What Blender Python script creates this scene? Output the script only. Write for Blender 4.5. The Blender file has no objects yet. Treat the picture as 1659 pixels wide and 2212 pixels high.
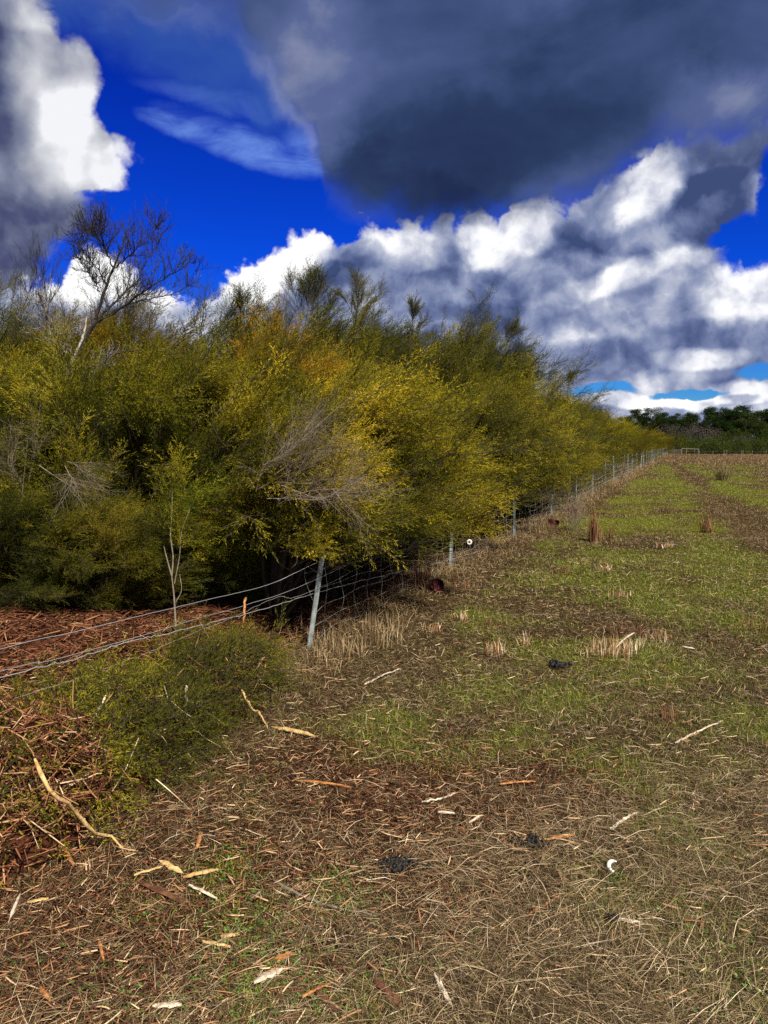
import bpy, math, random
import numpy as np
from mathutils import Vector, Matrix

# ------------------------------------------------------------------ camera, sky, sun, exposure
sc = bpy.context.scene
R = math.radians
EYE = 1.64
PITCH = R(5.3)
FPX = 1579.4                     # focal length for a 1659 x 2212 view

cam_d = bpy.data.cameras.new('camera'); cam = bpy.data.objects.new('camera', cam_d)
sc.collection.objects.link(cam); sc.camera = cam
cam_d.sensor_fit = 'VERTICAL'; cam_d.sensor_height = 24.0; cam_d.lens = 24.0 * FPX / 2212.0
cam_d.clip_start = 0.05; cam_d.clip_end = 9000
cam.location = (0, 0, EYE); cam.rotation_euler = (math.pi / 2 - PITCH, 0, 0)

SUN_EL, SUN_AZ = R(46), R(152)   # azimuth clockwise from +Y
sun_d = bpy.data.lights.new('sun', 'SUN'); sun = bpy.data.objects.new('sun', sun_d)
sc.collection.objects.link(sun)
sun_d.energy = 5.0; sun_d.angle = R(2.5); sun_d.color = (1.0, 0.93, 0.82)
sdir = Vector((math.sin(SUN_AZ) * math.cos(SUN_EL), math.cos(SUN_AZ) * math.cos(SUN_EL), math.sin(SUN_EL)))
sun.rotation_euler = sdir.to_track_quat('Z', 'Y').to_euler()
sun.location = (0, 0, 30)

sc.view_settings.view_transform = 'Standard'; sc.view_settings.look = 'None'
sc.view_settings.exposure = 0.62; sc.view_settings.gamma = 1.0
sc.render.engine = 'CYCLES'
sc.cycles.max_bounces = 5; sc.cycles.diffuse_bounces = 3; sc.cycles.transmission_bounces = 3
sc.cycles.transparent_max_bounces = 4
sc.cycles.use_denoising = False
sc.cycles.sample_clamp_indirect = 2.5; sc.cycles.sample_clamp_direct = 8

def ray(px, py):
    x = (px - 829.5) / FPX; y = (1106 - py) / FPX
    return Vector((x, math.cos(PITCH) + y * math.sin(PITCH), -math.sin(PITCH) + y * math.cos(PITCH)))
def G(px, py, z=0.0):            # a place on the ground
    d = ray(px, py); t = (z - EYE) / d.z
    return Vector((d.x * t, d.y * t, z))
def AY(px, py, Y):               # a place at a given distance
    d = ray(px, py); t = Y / d.y
    return Vector((d.x * t, Y, EYE + d.z * t))
def azel(px, py):
    d = ray(px, py).normalized()
    return math.atan2(d.x, d.y), math.asin(d.z)

# ---- world
world = bpy.data.worlds.new('World'); sc.world = world; world.use_nodes = True
nt = world.node_tree; nt.nodes.clear()
class N:                         # tiny helper for node maths
    def __init__(s, t): s.t = t
    def new(s, k): return s.t.nodes.new(k)
    def put(s, sock, v):
        if isinstance(v, bpy.types.NodeSocket): s.t.links.new(v, sock)
        elif v is not None: sock.default_value = v
    def m(s, op, a, b=None, c=None, clamp=False):
        n = s.new('ShaderNodeMath'); n.operation = op; n.use_clamp = clamp
        s.put(n.inputs[0], a); s.put(n.inputs[1], b)
        if c is not None: s.put(n.inputs[2], c)
        return n.outputs[0]
    def v(s, op, a, b=None, out=0):
        n = s.new('ShaderNodeVectorMath'); n.operation = op
        s.put(n.inputs[0], a)
        if b is not None:
            s.put(n.inputs['Scale'] if op == 'SCALE' else n.inputs[1], b)
        return n.outputs[out]
    def noise(s, vec, scale, detail=5, rough=.55, dist=0.0, col=False):
        n = s.new('ShaderNodeTexNoise'); s.put(n.inputs['Vector'], vec)
        n.inputs['Scale'].default_value = scale; n.inputs['Detail'].default_value = detail
        n.inputs['Roughness'].default_value = rough; n.inputs['Distortion'].default_value = dist
        return n.outputs['Color' if col else 'Fac']
    def sm(s, x, a, b):          # smoothstep from a to b
        n = s.new('ShaderNodeMapRange'); n.interpolation_type = 'SMOOTHSTEP'
        s.put(n.inputs[0], x); n.inputs[1].default_value = a; n.inputs[2].default_value = b
        return n.outputs[0]
    def mix(s, f, a, b):
        n = s.new('ShaderNodeMix'); n.data_type = 'RGBA'
        s.put(n.inputs[0], f); s.put(n.inputs[6], a); s.put(n.inputs[7], b)
        return n.outputs[2]
    def ramp(s, f, stops, interp='LINEAR'):
        n = s.new('ShaderNodeValToRGB'); s.put(n.inputs[0], f)
        cr = n.color_ramp; cr.interpolation = interp
        while len(cr.elements) < len(stops): cr.elements.new(.5)
        for e, (p, c) in zip(cr.elements, stops): e.position = p
        for e, (p, c) in zip(cr.elements, stops): e.color = (*c, 1)
        return n.outputs[0]
    def curve(s, x, pts, x0, x1, y0, y1):   # pts in real units
        n = s.new('ShaderNodeFloatCurve')
        xx = s.m('DIVIDE', s.m('SUBTRACT', x, x0), x1 - x0, clamp=True)
        s.put(n.inputs['Value'], xx)
        c = n.mapping.curves[0]
        q = [((a - x0) / (x1 - x0), (b - y0) / (y1 - y0)) for a, b in pts]
        c.points[0].location = q[0]; c.points[1].location = q[-1]
        for a in q[1:-1]: c.points.new(*a)
        n.mapping.update()
        return s.m('ADD', s.m('MULTIPLY', n.outputs[0], y1 - y0), y0)
W = N(nt)
tc = W.new('ShaderNodeTexCoord').outputs['Generated']
sep = W.new('ShaderNodeSeparateXYZ'); nt.links.new(tc, sep.inputs[0])
dx, dy, dz = sep.outputs
az = W.m('ARCTAN2', dx, dy); el = W.m('ARCSINE', dz)
warp = W.v('SUBTRACT', W.noise(tc, 7.0, 6, .6, col=True), (.5, .5, .5))
sw = W.new('ShaderNodeSeparateXYZ'); nt.links.new(warp, sw.inputs[0])
def warped(amp):
    a = W.m('MULTIPLY_ADD', sw.outputs[0], amp, az); e = W.m('MULTIPLY_ADD', sw.outputs[2], amp, el)
    return a, e
azw, elw = warped(.13)
azs, els = warped(.05)
fine = W.m('SUBTRACT', W.noise(tc, 26, 8, .62), .5)
def billow(vec, scale):          # rounded heads with creases between them
    a_ = W.m('ABSOLUTE', W.m('SUBTRACT', W.noise(vec, scale, 0), .5)); b_ = W.m('ABSOLUTE', W.m('SUBTRACT', W.noise(vec, scale * 2.3, 0), .5))
    c_ = W.m('ABSOLUTE', W.m('SUBTRACT', W.noise(vec, scale * 5.1, 1), .5))
    return W.m('ADD', W.m('ADD', W.m('MULTIPLY', a_, 2.0), W.m('MULTIPLY', b_, 1.0)), W.m('MULTIPLY', c_, .5))
wtc = W.v('ADD', tc, W.v('SCALE', warp, .07))
puff = W.m('SUBTRACT', billow(wtc, 16), .42)
edge = W.m('ADD', W.m('MULTIPLY', fine, .045), W.m('MULTIPLY', puff, .045))
def A(px, py): return azel(px, py)
def blob(px, py, rx, ry, rot=0, a=None, e=None, hard=(1.0, .3)):
    # soft oval patch of cloud at a bearing and height in the sky
    c = A(px, py); kx = rx / FPX; ky = ry / FPX
    ca, sa = math.cos(R(rot)), math.sin(R(rot))
    u = W.m('SUBTRACT', a or azs, c[0]); v = W.m('SUBTRACT', e or els, c[1])
    p = W.m('ADD', W.m('MULTIPLY', u, ca / kx), W.m('MULTIPLY', v, sa / kx))
    q = W.m('ADD', W.m('MULTIPLY', u, -sa / ky), W.m('MULTIPLY', v, ca / ky))
    d = W.m('ADD', W.m('MULTIPLY', p, p), W.m('MULTIPLY', q, q))
    return W.sm(d, hard[0], hard[1])
def addall(xs):
    o = xs[0]
    for x in xs[1:]: o = W.m('ADD', o, x)
    return o
def maxall(xs):
    o = xs[0]
    for x in xs[1:]: o = W.m('MAXIMUM', o, x)
    return o

# clear sky
sky = W.new('ShaderNodeTexSky'); sky.sky_type = 'NISHITA'; sky.sun_disc = False
sky.sun_elevation = SUN_EL; sky.sun_rotation = SUN_AZ
sky.altitude = 50; sky.air_density = 1.0; sky.dust_density = .4; sky.ozone_density = 2.0
sk = W.v('SCALE', sky.outputs[0], .10)
tint = W.ramp(W.m('MULTIPLY', el, 1.6), [(0, (.50, .80, 1.0)), (.10, (.14, .52, 1.15)), (.35, (.014, .22, 1.35)), (.8, (.008, .085, .95))])
blue = W.v('MULTIPLY', sk, tint)

# relief light: more cloud on the far side from the light means a lit rim
def relief(scale, off, detail=6):
    n1 = W.noise(wtc, scale, detail, .55, .15); n2 = W.noise(W.v('ADD', wtc, off), scale, detail, .55, .15)
    b1 = billow(wtc, scale); b2 = billow(W.v('ADD', wtc, off), scale)
    return W.m('ADD', W.m('SUBTRACT', n1, n2), W.m('MULTIPLY', W.m('SUBTRACT', b1, b2), .42)), n1
rel, nbig = relief(7.0, (-.016, 0, .024))
rel2 = W.m('MULTIPLY', puff, .12)

# heap clouds low in front: top outline
top = [(-60, 560), (100, 600), (160, 545), (210, 520), (280, 590), (360, 640), (425, 630), (480, 590), (560, 545), (600, 515), (650, 495), (700, 488), (735, 512),
       (790, 482), (900, 470), (1100, 440), (1250, 430), (1300, 380), (1400, 320), (1500, 280), (1600, 250), (1720, 220)]
tp = [A(*p) for p in top]
ftop = W.curve(azs, tp, tp[0][0], tp[-1][0], 0.0, .6)
low_d = W.m('ADD', W.m('SUBTRACT', ftop, els), edge)
low = W.sm(low_d, -.004, .012)
# gaps of blue
gaps = maxall([blob(1640, 505, 110, 75, 18, azw, elw, (1.3, 0)), blob(1565, 495, 60, 26, 15, azw, elw, (1.3, 0)), blob(1668, 390, 40, 95, 0, azw, elw, (1.3, 0)),
               blob(1640, 800, 70, 22, 0, azs, els, (1.3, 0)), blob(1490, 845, 85, 13, 0, azs, els, (1.3, 0)), blob(1310, 838, 80, 16, 0, azs, els, (1.3, 0))])
gaps = W.m('MULTIPLY', gaps, .95)
gapm = W.sm(W.m('ADD', gaps, W.m('MULTIPLY', edge, 9)), .38, .80)
low = W.m('MULTIPLY', low, W.m('SUBTRACT', 1, gapm))
br = addall([W.m('MULTIPLY', b, k) for b, k in [
    (blob(600, 560, 150, 90, 25), .75), (blob(510, 610, 120, 60), .7), (blob(180, 580, 150, 90), .8), (blob(300, 610, 150, 60), .7),
    (blob(870, 530, 110, 60, -15), .5), (blob(1050, 540, 90, 50, -20), .55), (blob(1150, 515, 60, 50, 30), .55),
    (blob(1400, 400, 85, 70, 35), .9), (blob(1480, 520, 70, 60), .45), (blob(1360, 590, 130, 35, 20), .5),
    (blob(1610, 630, 110, 70), .7), (blob(1510, 770, 110, 25), .5), (blob(1600, 845, 80, 30), .95), (blob(1500, 862, 70, 18), .8),
    (blob(1350, 865, 110, 22), .6), (blob(960, 715, 90, 18), .4), (blob(1240, 640, 120, 30, 25), .35)]])
dk = addall([W.m('MULTIPLY', b, k) for b, k in [
    (blob(960, 640, 190, 55, 0), .18), (blob(790, 560, 60, 40, 0), .25), (blob(1000, 700, 260, 40), .2), (blob(1250, 780, 260, 50, 0), .22), (blob(1560, 720, 150, 35), .18),
    (blob(1580, 860, 60, 14), .3), (blob(1330, 470, 140, 60, 20), .30), (blob(1530, 450, 90, 70, 40), .5), (blob(1560, 330, 140, 60, 0), .35), (blob(730, 590, 55, 30, -30), .22)]])
lowb = addall([.45, W.m('MULTIPLY', br, .50), W.m('MULTIPLY', rel, 1.5), W.m('MULTIPLY', rel2, 1.2), W.m('MULTIPLY', W.m('SUBTRACT', nbig, .5), .8)])
rim = W.sm(low_d, .05, .0)
lowb = W.m('ADD', lowb, W.m('MULTIPLY', rim, .18))
lowb = W.m('SUBTRACT', lowb, dk)
CL = [(0, (.050, .080, .20)), (.22, (.13, .17, .34)), (.42, (.27, .32, .50)), (.62, (.50, .54, .68)), (.84, (.95, .96, 1.02)), (1, (1.2, 1.2, 1.2))]
low_c = W.ramp(lowb, CL)

# tall cloud on the left: right outline as a function of height
rt = [(95, -60), (130, 20), (150, 70), (185, 120), (212, 190), (195, 240), (235, 275), (285, 305), (303, 370), (275, 412), (215, 420), (205, 470), (150, 530), (90, 600), (40, 660)]
rp = sorted([(A(*p)[1], A(*p)[0]) for p in rt])
fr = W.curve(els, rp, rp[0][0], rp[-1][0], -.8, .2)
left_d = W.m('ADD', W.m('SUBTRACT', fr, azs), W.m('MULTIPLY', edge, .9))
left = W.sm(left_d, -.006, .022)
lb = addall([.42, W.m('MULTIPLY', rel, .8), rel2,
    W.m('MULTIPLY', blob(115, 170, 110, 110, 20), .30), W.m('MULTIPLY', blob(200, 300, 120, 120, -30), .36), W.m('MULTIPLY', blob(260, 370, 60, 60), .25),
    W.m('MULTIPLY', blob(120, 300, 90, 110, 0), .18), W.m('MULTIPLY', blob(80, 20, 110, 40), .22), W.m('MULTIPLY', blob(60, 380, 150, 60), .08),
    W.m('MULTIPLY', blob(10, 250, 75, 85), -.20), W.m('MULTIPLY', blob(0, 90, 70, 90), -.20), W.m('MULTIPLY', blob(60, 500, 190, 90), -.14)])
left_c = W.ramp(lb, [(0, (.028, .035, .10)), (.2, (.075, .09, .19)), (.42, (.20, .23, .34)), (.62, (.40, .42, .50)), (.85, (.66, .68, .73)), (1, (.95, .96, 1))])

# big dark cloud above: lower edge as a function of bearing, left edge as a function of height
bt = [(500, 60), (560, 160), (640, 270), (685, 360), (700, 425), (760, 465), (860, 490), (960, 503), (1080, 500), (1180, 485), (1290, 440), (1380, 365), (1480, 350), (1600, 335), (1720, 300)]
bp = [A(*p) for p in bt]
fb = W.curve(azs, bp, bp[0][0], bp[-1][0], 0.0, .7)
big_d = W.m('ADD', W.m('SUBTRACT', els, fb), W.m('MULTIPLY', edge, .6))
big = W.sm(big_d, -.022, .050)
# its left part thins out to haze against the blue
hz_ = W.noise(W.v('MULTIPLY', tc, (1, 1, 2.2)), 4.5, 6, .55, .4)
veil = maxall([W.m('MULTIPLY', blob(420, 60, 330, 95, -8, azw, elw, (1.3, 0)), .75), W.m('MULTIPLY', blob(640, 110, 190, 130, 0, azw, elw, (1.2, 0)), .9),
               W.m('MULTIPLY', blob(200, -20, 200, 90, 0, azw, elw, (1.2, 0)), .8), W.m('MULTIPLY', blob(560, 150, 160, 40, 5, azw, elw, (1.2, 0)), .6)])
veil = W.m('MULTIPLY', veil, W.sm(hz_, .25, .62))
bb = addall([.48, W.m('MULTIPLY', W.m('SUBTRACT', hz_, .5), .9), W.m('MULTIPLY', rel, .15),
    W.m('MULTIPLY', blob(1100, 300, 330, 110, 8, azw, elw, (1.2, 0)), -.30), W.m('MULTIPLY', blob(860, 430, 280, 75, -6, azw, elw, (1.2, 0)), -.34),
    W.m('MULTIPLY', blob(1450, 60, 420, 90, 0, azw, elw, (1.2, 0)), -.18), W.m('MULTIPLY', blob(1560, 260, 150, 110, 0, azw, elw, (1.2, 0)), .22),
    W.m('MULTIPLY', blob(680, 160, 160, 180, 0, azw, elw, (1.2, 0)), .24), W.m('MULTIPLY', blob(1620, 130, 90, 120, 0, azw, elw, (1.2, 0)), .14),
    W.m('MULTIPLY', W.sm(big_d, .03, -.005), .30)])
big_c = W.ramp(bb, [(0, (.016, .028, .085)), (.25, (.027, .050, .130)), (.5, (.058, .092, .225)), (.75, (.105, .145, .32)), (1, (.35, .38, .52))])
veil_c = (.045, .125, .44, 1)

# thin wisp in the blue
stre = W.noise(W.v('MULTIPLY', tc, (3, 3, 9)), 4, 6, .6, .6)
wis = maxall([blob(400, 265, 100, 26, -8, azs, els, (1.1, 0)), blob(520, 305, 190, 44, -14, azs, els, (1.1, 0)), blob(655, 325, 70, 50, -25, azs, els, (1.1, 0)), W.m('MULTIPLY', blob(500, 210, 200, 22, -4, azs, els, (1.1, 0)), .4)])
wis = W.m('MULTIPLY', wis, W.sm(stre, .22, .68))
# away from the picture side of the sky: loose broken cloud so the light is right all round
oth = W.noise(tc, 2.6, 6, .55, .3)
om = W.m('MULTIPLY', W.sm(oth, .46, .60), W.sm(dy, .62, .42))

c = blue
c = W.mix(W.m('MULTIPLY', wis, .62), c, (.24, .44, 1.0, 1))
c = W.mix(W.m('MULTIPLY', om, .9), c, (.20, .22, .30, 1))
c = W.mix(W.m('MULTIPLY', veil, .9), c, veil_c)
c = W.mix(left, c, left_c)
c = W.mix(low, c, low_c)
c = W.mix(big, c, big_c)
c = W.mix(W.sm(el, -.005, -.03), c, (.10, .11, .10, 1))
bg = W.new('ShaderNodeBackground'); W.put(bg.inputs[0], c); bg.inputs[1].default_value = .62
wo = W.new('ShaderNodeOutputWorld'); nt.links.new(bg.outputs[0], wo.inputs[0])
world.cycles.sampling_method = 'NONE'

# ------------------------------------------------------------------ helpers for building
col = sc.collection
rng = np.random.default_rng(7)
random.seed(3)

def vnoise(x, y, seed=0):        # smooth value noise in the plane, 0..1
    xi = np.floor(x).astype(np.int64); yi = np.floor(y).astype(np.int64)
    fx = x - xi; fy = y - yi
    fx = fx * fx * (3 - 2 * fx); fy = fy * fy * (3 - 2 * fy)
    def h(a, b):
        n = (a * 374761393 + b * 668265263 + seed * 1442695041) & 0xffffffff
        n = ((n ^ (n >> 13)) * 1274126177) & 0xffffffff
        return ((n ^ (n >> 16)) & 0xffff) / 65535.0
    return (h(xi, yi) * (1 - fx) + h(xi + 1, yi) * fx) * (1 - fy) + (h(xi, yi + 1) * (1 - fx) + h(xi + 1, yi + 1) * fx) * fy
def fbm(x, y, s, seed=0, o=3):
    t = 0; a = 1; n = 0
    for k in range(o):
        t = t + a * vnoise(x * s, y * s, seed + k); n += a; a *= .5; s *= 2.1
    return t / n
def sstep(x, a, b):
    t = np.clip((x - a) / (b - a), 0, 1); return t * t * (3 - 2 * t)

FX0, FS = -2.93, .412            # the fence line: x = FX0 + FS * y
FD = Vector((FS, 1, 0)).normalized(); FN = Vector((-FD.y, FD.x, 0))     # along it, and to the thicket side
def fence_w(x, y): return (FX0 + FS * y - x) * FD.y                      # metres behind the fence

def ground_z(x, y):
    x = np.asarray(x, float); y = np.asarray(y, float)
    z = (fbm(x, y, .35, 5) - .5) * .10 * sstep(y, 1.0, 5.0) + (fbm(x, y, 2.2, 9) - .5) * .035
    # wheel rut on the right, low mulch bed on the left, the rise that ends the paddock
    rx = 2.2 + .36 * y
    z = z - .05 * np.exp(-((x - rx) / .28) ** 2) * sstep(y, 3, 6)
    w = fence_w(x, y)
    z = z + (.20 + .12 * fbm(x, y, 1.6, 63)) * sstep(w, .15, 1.0) * sstep(w, 4.5, 2.5) * sstep(y, 7.5, 5.0)
    z = z + .07 * np.exp(-((w - .05) / .35) ** 2) * sstep(y, 4.5, 7)
    z = z - .45 * sstep(y, 117, 123) - np.maximum(0, 0 * y)
    return z
def gz(x, y): return float(ground_z(np.array([x]), np.array([y]))[0])
def GP(px, py):
    p = G(px, py); 
    for _ in range(3): p = G(px, py, gz(p.x, p.y))
    return p

def mesh_np(name, V, F, mats, attrs=None, smooth=False, matidx=None):
    """V (n,3), F (m,k) with k constant"""
    me = bpy.data.meshes.new(name)
    V = np.ascontiguousarray(V, dtype=np.float32); F = np.ascontiguousarray(F, dtype=np.int32)
    m, k = F.shape
    me.vertices.add(len(V)); me.vertices.foreach_set('co', V.ravel())
    me.loops.add(m * k); me.loops.foreach_set('vertex_index', F.ravel())
    me.polygons.add(m); me.polygons.foreach_set('loop_start', np.arange(0, m * k, k, dtype=np.int32))
    me.update(calc_edges=True)
    for mt in (mats if isinstance(mats, (list, tuple)) else [mats]): me.materials.append(mt)
    if attrs:
        for an, (dom, arr) in attrs.items():
            a = me.attributes.new(an, 'FLOAT', dom); a.data.foreach_set('value', np.ascontiguousarray(arr, dtype=np.float32))
    if smooth: me.polygons.foreach_set('use_smooth', np.ones(m, dtype=bool))
    if matidx is not None: me.polygons.foreach_set('material_index', np.ascontiguousarray(matidx, dtype=np.int32))
    me.validate(); me.update()
    return me
def obj(name, me, parent=None, loc=None):
    o = bpy.data.objects.new(name, me); col.objects.link(o)
    if loc is not None: o.location = loc
    if parent is not None: o.parent = parent
    return o
def tag(o, label=None, cat=None, group=None, kind=None):
    if label: o['label'] = label
    if cat: o['category'] = cat
    if group: o['group'] = group
    if kind: o['kind'] = kind
    return o
def empty(name, loc, rz=0):
    o = bpy.data.objects.new(name, None); col.objects.link(o); o.location = loc; o.rotation_euler = (0, 0, rz)
    o.empty_display_size = .2
    return o
def copy_tree(o):
    c = o.copy(); col.objects.link(c)
    for ch in list(o.children):
        d = ch.copy(); col.objects.link(d); d.parent = c; d.matrix_parent_inverse = ch.matrix_parent_inverse.copy()
        for g in list(ch.children):
            e = g.copy(); col.objects.link(e); e.parent = d
    return c

def tubes(segs, sides=5, cap=False):
    """segs: list of (points [n][3], radii [n]) -> V, F (quads)"""
    Vs, Fs, base = [], [], 0
    ang = np.linspace(0, 2 * math.pi, sides, endpoint=False)
    ca, sa = np.cos(ang), np.sin(ang)
    for P, rad in segs:
        P = np.asarray(P, float); rad = np.asarray(rad, float); n = len(P)
        T = np.gradient(P, axis=0); T /= np.linalg.norm(T, axis=1, keepdims=True) + 1e-9
        ref = np.tile(np.array([.71, .69, .1]) if abs(T[:, 2]).mean() > .6 else np.array([.31, .17, .93]), (n, 1))
        U = np.cross(T, ref); U /= np.linalg.norm(U, axis=1, keepdims=True) + 1e-9
        Wv = np.cross(T, U)
        ring = P[:, None, :] + rad[:, None, None] * (ca[None, :, None] * U[:, None, :] + sa[None, :, None] * Wv[:, None, :])
        Vs.append(ring.reshape(-1, 3))
        i = np.arange(n - 1)[:, None] * sides; j = np.arange(sides)[None, :]; j2 = (j + 1) % sides
        Fs.append((base + np.stack([i + j, i + j2, i + sides + j2, i + sides + j], -1)).reshape(-1, 4))
        base += n * sides
    return np.concatenate(Vs), np.concatenate(Fs)
def tube_obj(name, segs, mat, parent=None, sides=5, smooth=True):
    V, F = tubes(segs, sides)
    return obj(name, mesh_np(name, V, F, mat, smooth=smooth), parent)
def bez(pts, n=12):              # smooth curve through points
    P = np.array([tuple(p) for p in pts], float)
    if len(P) == 2: return P[0] + (P[1] - P[0]) * np.linspace(0, 1, n)[:, None]
    Q = np.vstack([2 * P[0] - P[1], P, 2 * P[-1] - P[-2]]); out = []
    k = max(2, n // (len(P) - 1))
    for i in range(1, len(Q) - 2):
        t = np.linspace(0, 1, k, endpoint=False)[:, None]
        out.append(.5 * ((2 * Q[i]) + (-Q[i - 1] + Q[i + 1]) * t + (2 * Q[i - 1] - 5 * Q[i] + 4 * Q[i + 1] - Q[i + 2]) * t ** 2 + (-Q[i - 1] + 3 * Q[i] - 3 * Q[i + 1] + Q[i + 2]) * t ** 3))
    out.append(P[-1:]); return np.vstack(out)

# ---- materials
def mat(name):
    m = bpy.data.materials.new(name); m.use_nodes = True; m.node_tree.nodes.clear(); return m, N(m.node_tree)
def out(m, n, sh):
    o = n.new('ShaderNodeOutputMaterial'); m.node_tree.links.new(sh, o.inputs[0])
def attr(n, name):
    a = n.new('ShaderNodeAttribute'); a.attribute_name = name; return a.outputs['Fac']
def pos(n): return n.new('ShaderNodeNewGeometry').outputs['Position']
def ocoord(n): return n.new('ShaderNodeTexCoord').outputs['Object']

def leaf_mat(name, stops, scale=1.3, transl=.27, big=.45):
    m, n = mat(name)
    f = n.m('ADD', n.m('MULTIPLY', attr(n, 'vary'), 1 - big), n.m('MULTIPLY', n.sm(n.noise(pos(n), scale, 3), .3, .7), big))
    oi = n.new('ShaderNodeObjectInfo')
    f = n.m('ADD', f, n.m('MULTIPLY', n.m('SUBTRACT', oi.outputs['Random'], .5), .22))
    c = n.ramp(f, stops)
    d = n.new('ShaderNodeBsdfDiffuse'); n.put(d.inputs[0], c)
    t = n.new('ShaderNodeBsdfTranslucent'); n.put(t.inputs[0], n.v('MULTIPLY', c, (1.25, 1.15, .6)))
    x = n.new('ShaderNodeMixShader'); x.inputs[0].default_value = transl
    m.node_tree.links.new(d.outputs[0], x.inputs[1]); m.node_tree.links.new(t.outputs[0], x.inputs[2])
    out(m, n, x.outputs[0]); return m
def vary_mat(name, stops, rough=.8, spec=.2, nscale=None, bump=0):
    m, n = mat(name)
    f = attr(n, 'vary')
    if nscale: f = n.m('ADD', n.m('MULTIPLY', f, .65), n.m('MULTIPLY', n.noise(pos(n), nscale, 3), .4))
    c = n.ramp(f, stops)
    p = n.new('ShaderNodeBsdfPrincipled'); n.put(p.inputs['Base Color'], c)
    p.inputs['Roughness'].default_value = rough; p.inputs['Specular IOR Level'].default_value = spec
    out(m, n, p.outputs[0]); return m
def wood_mat(name, stops, scale=(40, 40, 8), rough=.75, det=5, bump=.4, spec=.25):
    m, n = mat(name)
    v = n.v('MULTIPLY', ocoord(n), scale)
    f = n.noise(v, 1.0, det, .6)
    c = n.ramp(f, stops)
    p = n.new('ShaderNodeBsdfPrincipled'); n.put(p.inputs['Base Color'], c)
    p.inputs['Roughness'].default_value = rough; p.inputs['Specular IOR Level'].default_value = spec
    b = n.new('ShaderNodeBump'); b.inputs['Strength'].default_value = bump; b.inputs['Distance'].default_value = .004
    n.put(b.inputs['Height'], f); m.node_tree.links.new(b.outputs[0], p.inputs['Normal'])
    out(m, n, p.outputs[0]); return m

M = {}
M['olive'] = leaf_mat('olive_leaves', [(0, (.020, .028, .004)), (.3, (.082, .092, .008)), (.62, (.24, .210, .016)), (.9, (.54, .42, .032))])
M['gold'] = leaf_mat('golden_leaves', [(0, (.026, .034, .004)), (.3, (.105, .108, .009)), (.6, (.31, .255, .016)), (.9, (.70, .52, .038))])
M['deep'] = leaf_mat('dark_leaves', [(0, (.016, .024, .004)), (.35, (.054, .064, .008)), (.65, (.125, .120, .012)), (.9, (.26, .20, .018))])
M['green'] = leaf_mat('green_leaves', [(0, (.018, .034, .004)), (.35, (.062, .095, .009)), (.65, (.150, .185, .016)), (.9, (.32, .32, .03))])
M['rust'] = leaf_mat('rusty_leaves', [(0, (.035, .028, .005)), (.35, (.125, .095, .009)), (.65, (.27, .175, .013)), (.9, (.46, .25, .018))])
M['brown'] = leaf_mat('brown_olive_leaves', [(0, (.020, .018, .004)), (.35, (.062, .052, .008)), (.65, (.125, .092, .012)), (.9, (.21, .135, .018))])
M['far'] = leaf_mat('far_tree_leaves', [(0, (.006, .012, .004)), (.4, (.016, .030, .008)), (.7, (.034, .052, .012)), (.95, (.060, .078, .020))], scale=.35, transl=.15)
M['heath'] = leaf_mat('heath_leaves', [(0, (.012, .020, .005)), (.4, (.035, .050, .012)), (.7, (.062, .080, .018)), (.95, (.095, .105, .024))], scale=.3, transl=.2)
M['greyh'] = leaf_mat('grey_heath_twigs', [(0, (.035, .03, .026)), (.4, (.07, .06, .055)), (.7, (.115, .095, .085)), (.95, (.16, .13, .12))], scale=.5, transl=.1)
M['stem'] = wood_mat('shrub_stem_bark', [(0.2, (.020, .014, .008)), (.6, (.065, .050, .032)), (.85, (.14, .12, .09))], (30, 30, 12))
M['pale_bark'] = wood_mat('pale_bark', [(0.25, (.055, .045, .038)), (.5, (.26, .23, .20)), (.75, (.55, .51, .46))], (22, 22, 14))
M['dead_twig'] = wood_mat('dead_twig_bark', [(0.2, (.10, .075, .055)), (.6, (.25, .20, .15)), (.85, (.46, .40, .32))], (30, 30, 30))
M['dark_twig'] = wood_mat('dark_twig_bark', [(0.2, (.012, .010, .010)), (.6, (.035, .030, .028)), (.85, (.08, .07, .06))], (30, 30, 30))

# ------------------------------------------------------------------ ground
NG = [GP(*p) for p in [(1060, 1345), (1300, 1130), (1250, 1260), (1150, 1400), (1440, 1310), (1600, 1210), (1560, 1060), (1340, 1080), (1420, 1130), (1620, 1290), (1380, 1420), (1000, 1440),
      (1540, 1840), (1560, 1980), (1600, 2130), (1460, 1800), (1330, 1950), (1270, 1640), (1050, 1480), (1640, 1560), (1120, 1600), (720, 1940), (520, 1990), (560, 2130), (480, 1880), (690, 2180), (800, 2200),
      (560, 2190), (1500, 2010), (1380, 1660), (1520, 1650), (1210, 1520), (1350, 1200), (860, 1560), (980, 1500)]]
NGR = [.7, 1.2, .8, .5, .6, .8, 1.6, 1.4, 1.2, .5, .5, .35, .22, .30, .35, .22, .2, .25, .35, .3, .25, .12, .12, .12, .1, .1, .12, .1, .2, .3, .3, .35, .8, .3, .3]
SZ = [(GP(1300, 1800), .7), (GP(1150, 2000), .55), (GP(1000, 2150), .6), (GP(1330, 2060), .5), (GP(1560, 1720), .5), (GP(1250, 2150), .5), (GP(1500, 1900), .35), (GP(1180, 1860), .5)]
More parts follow.
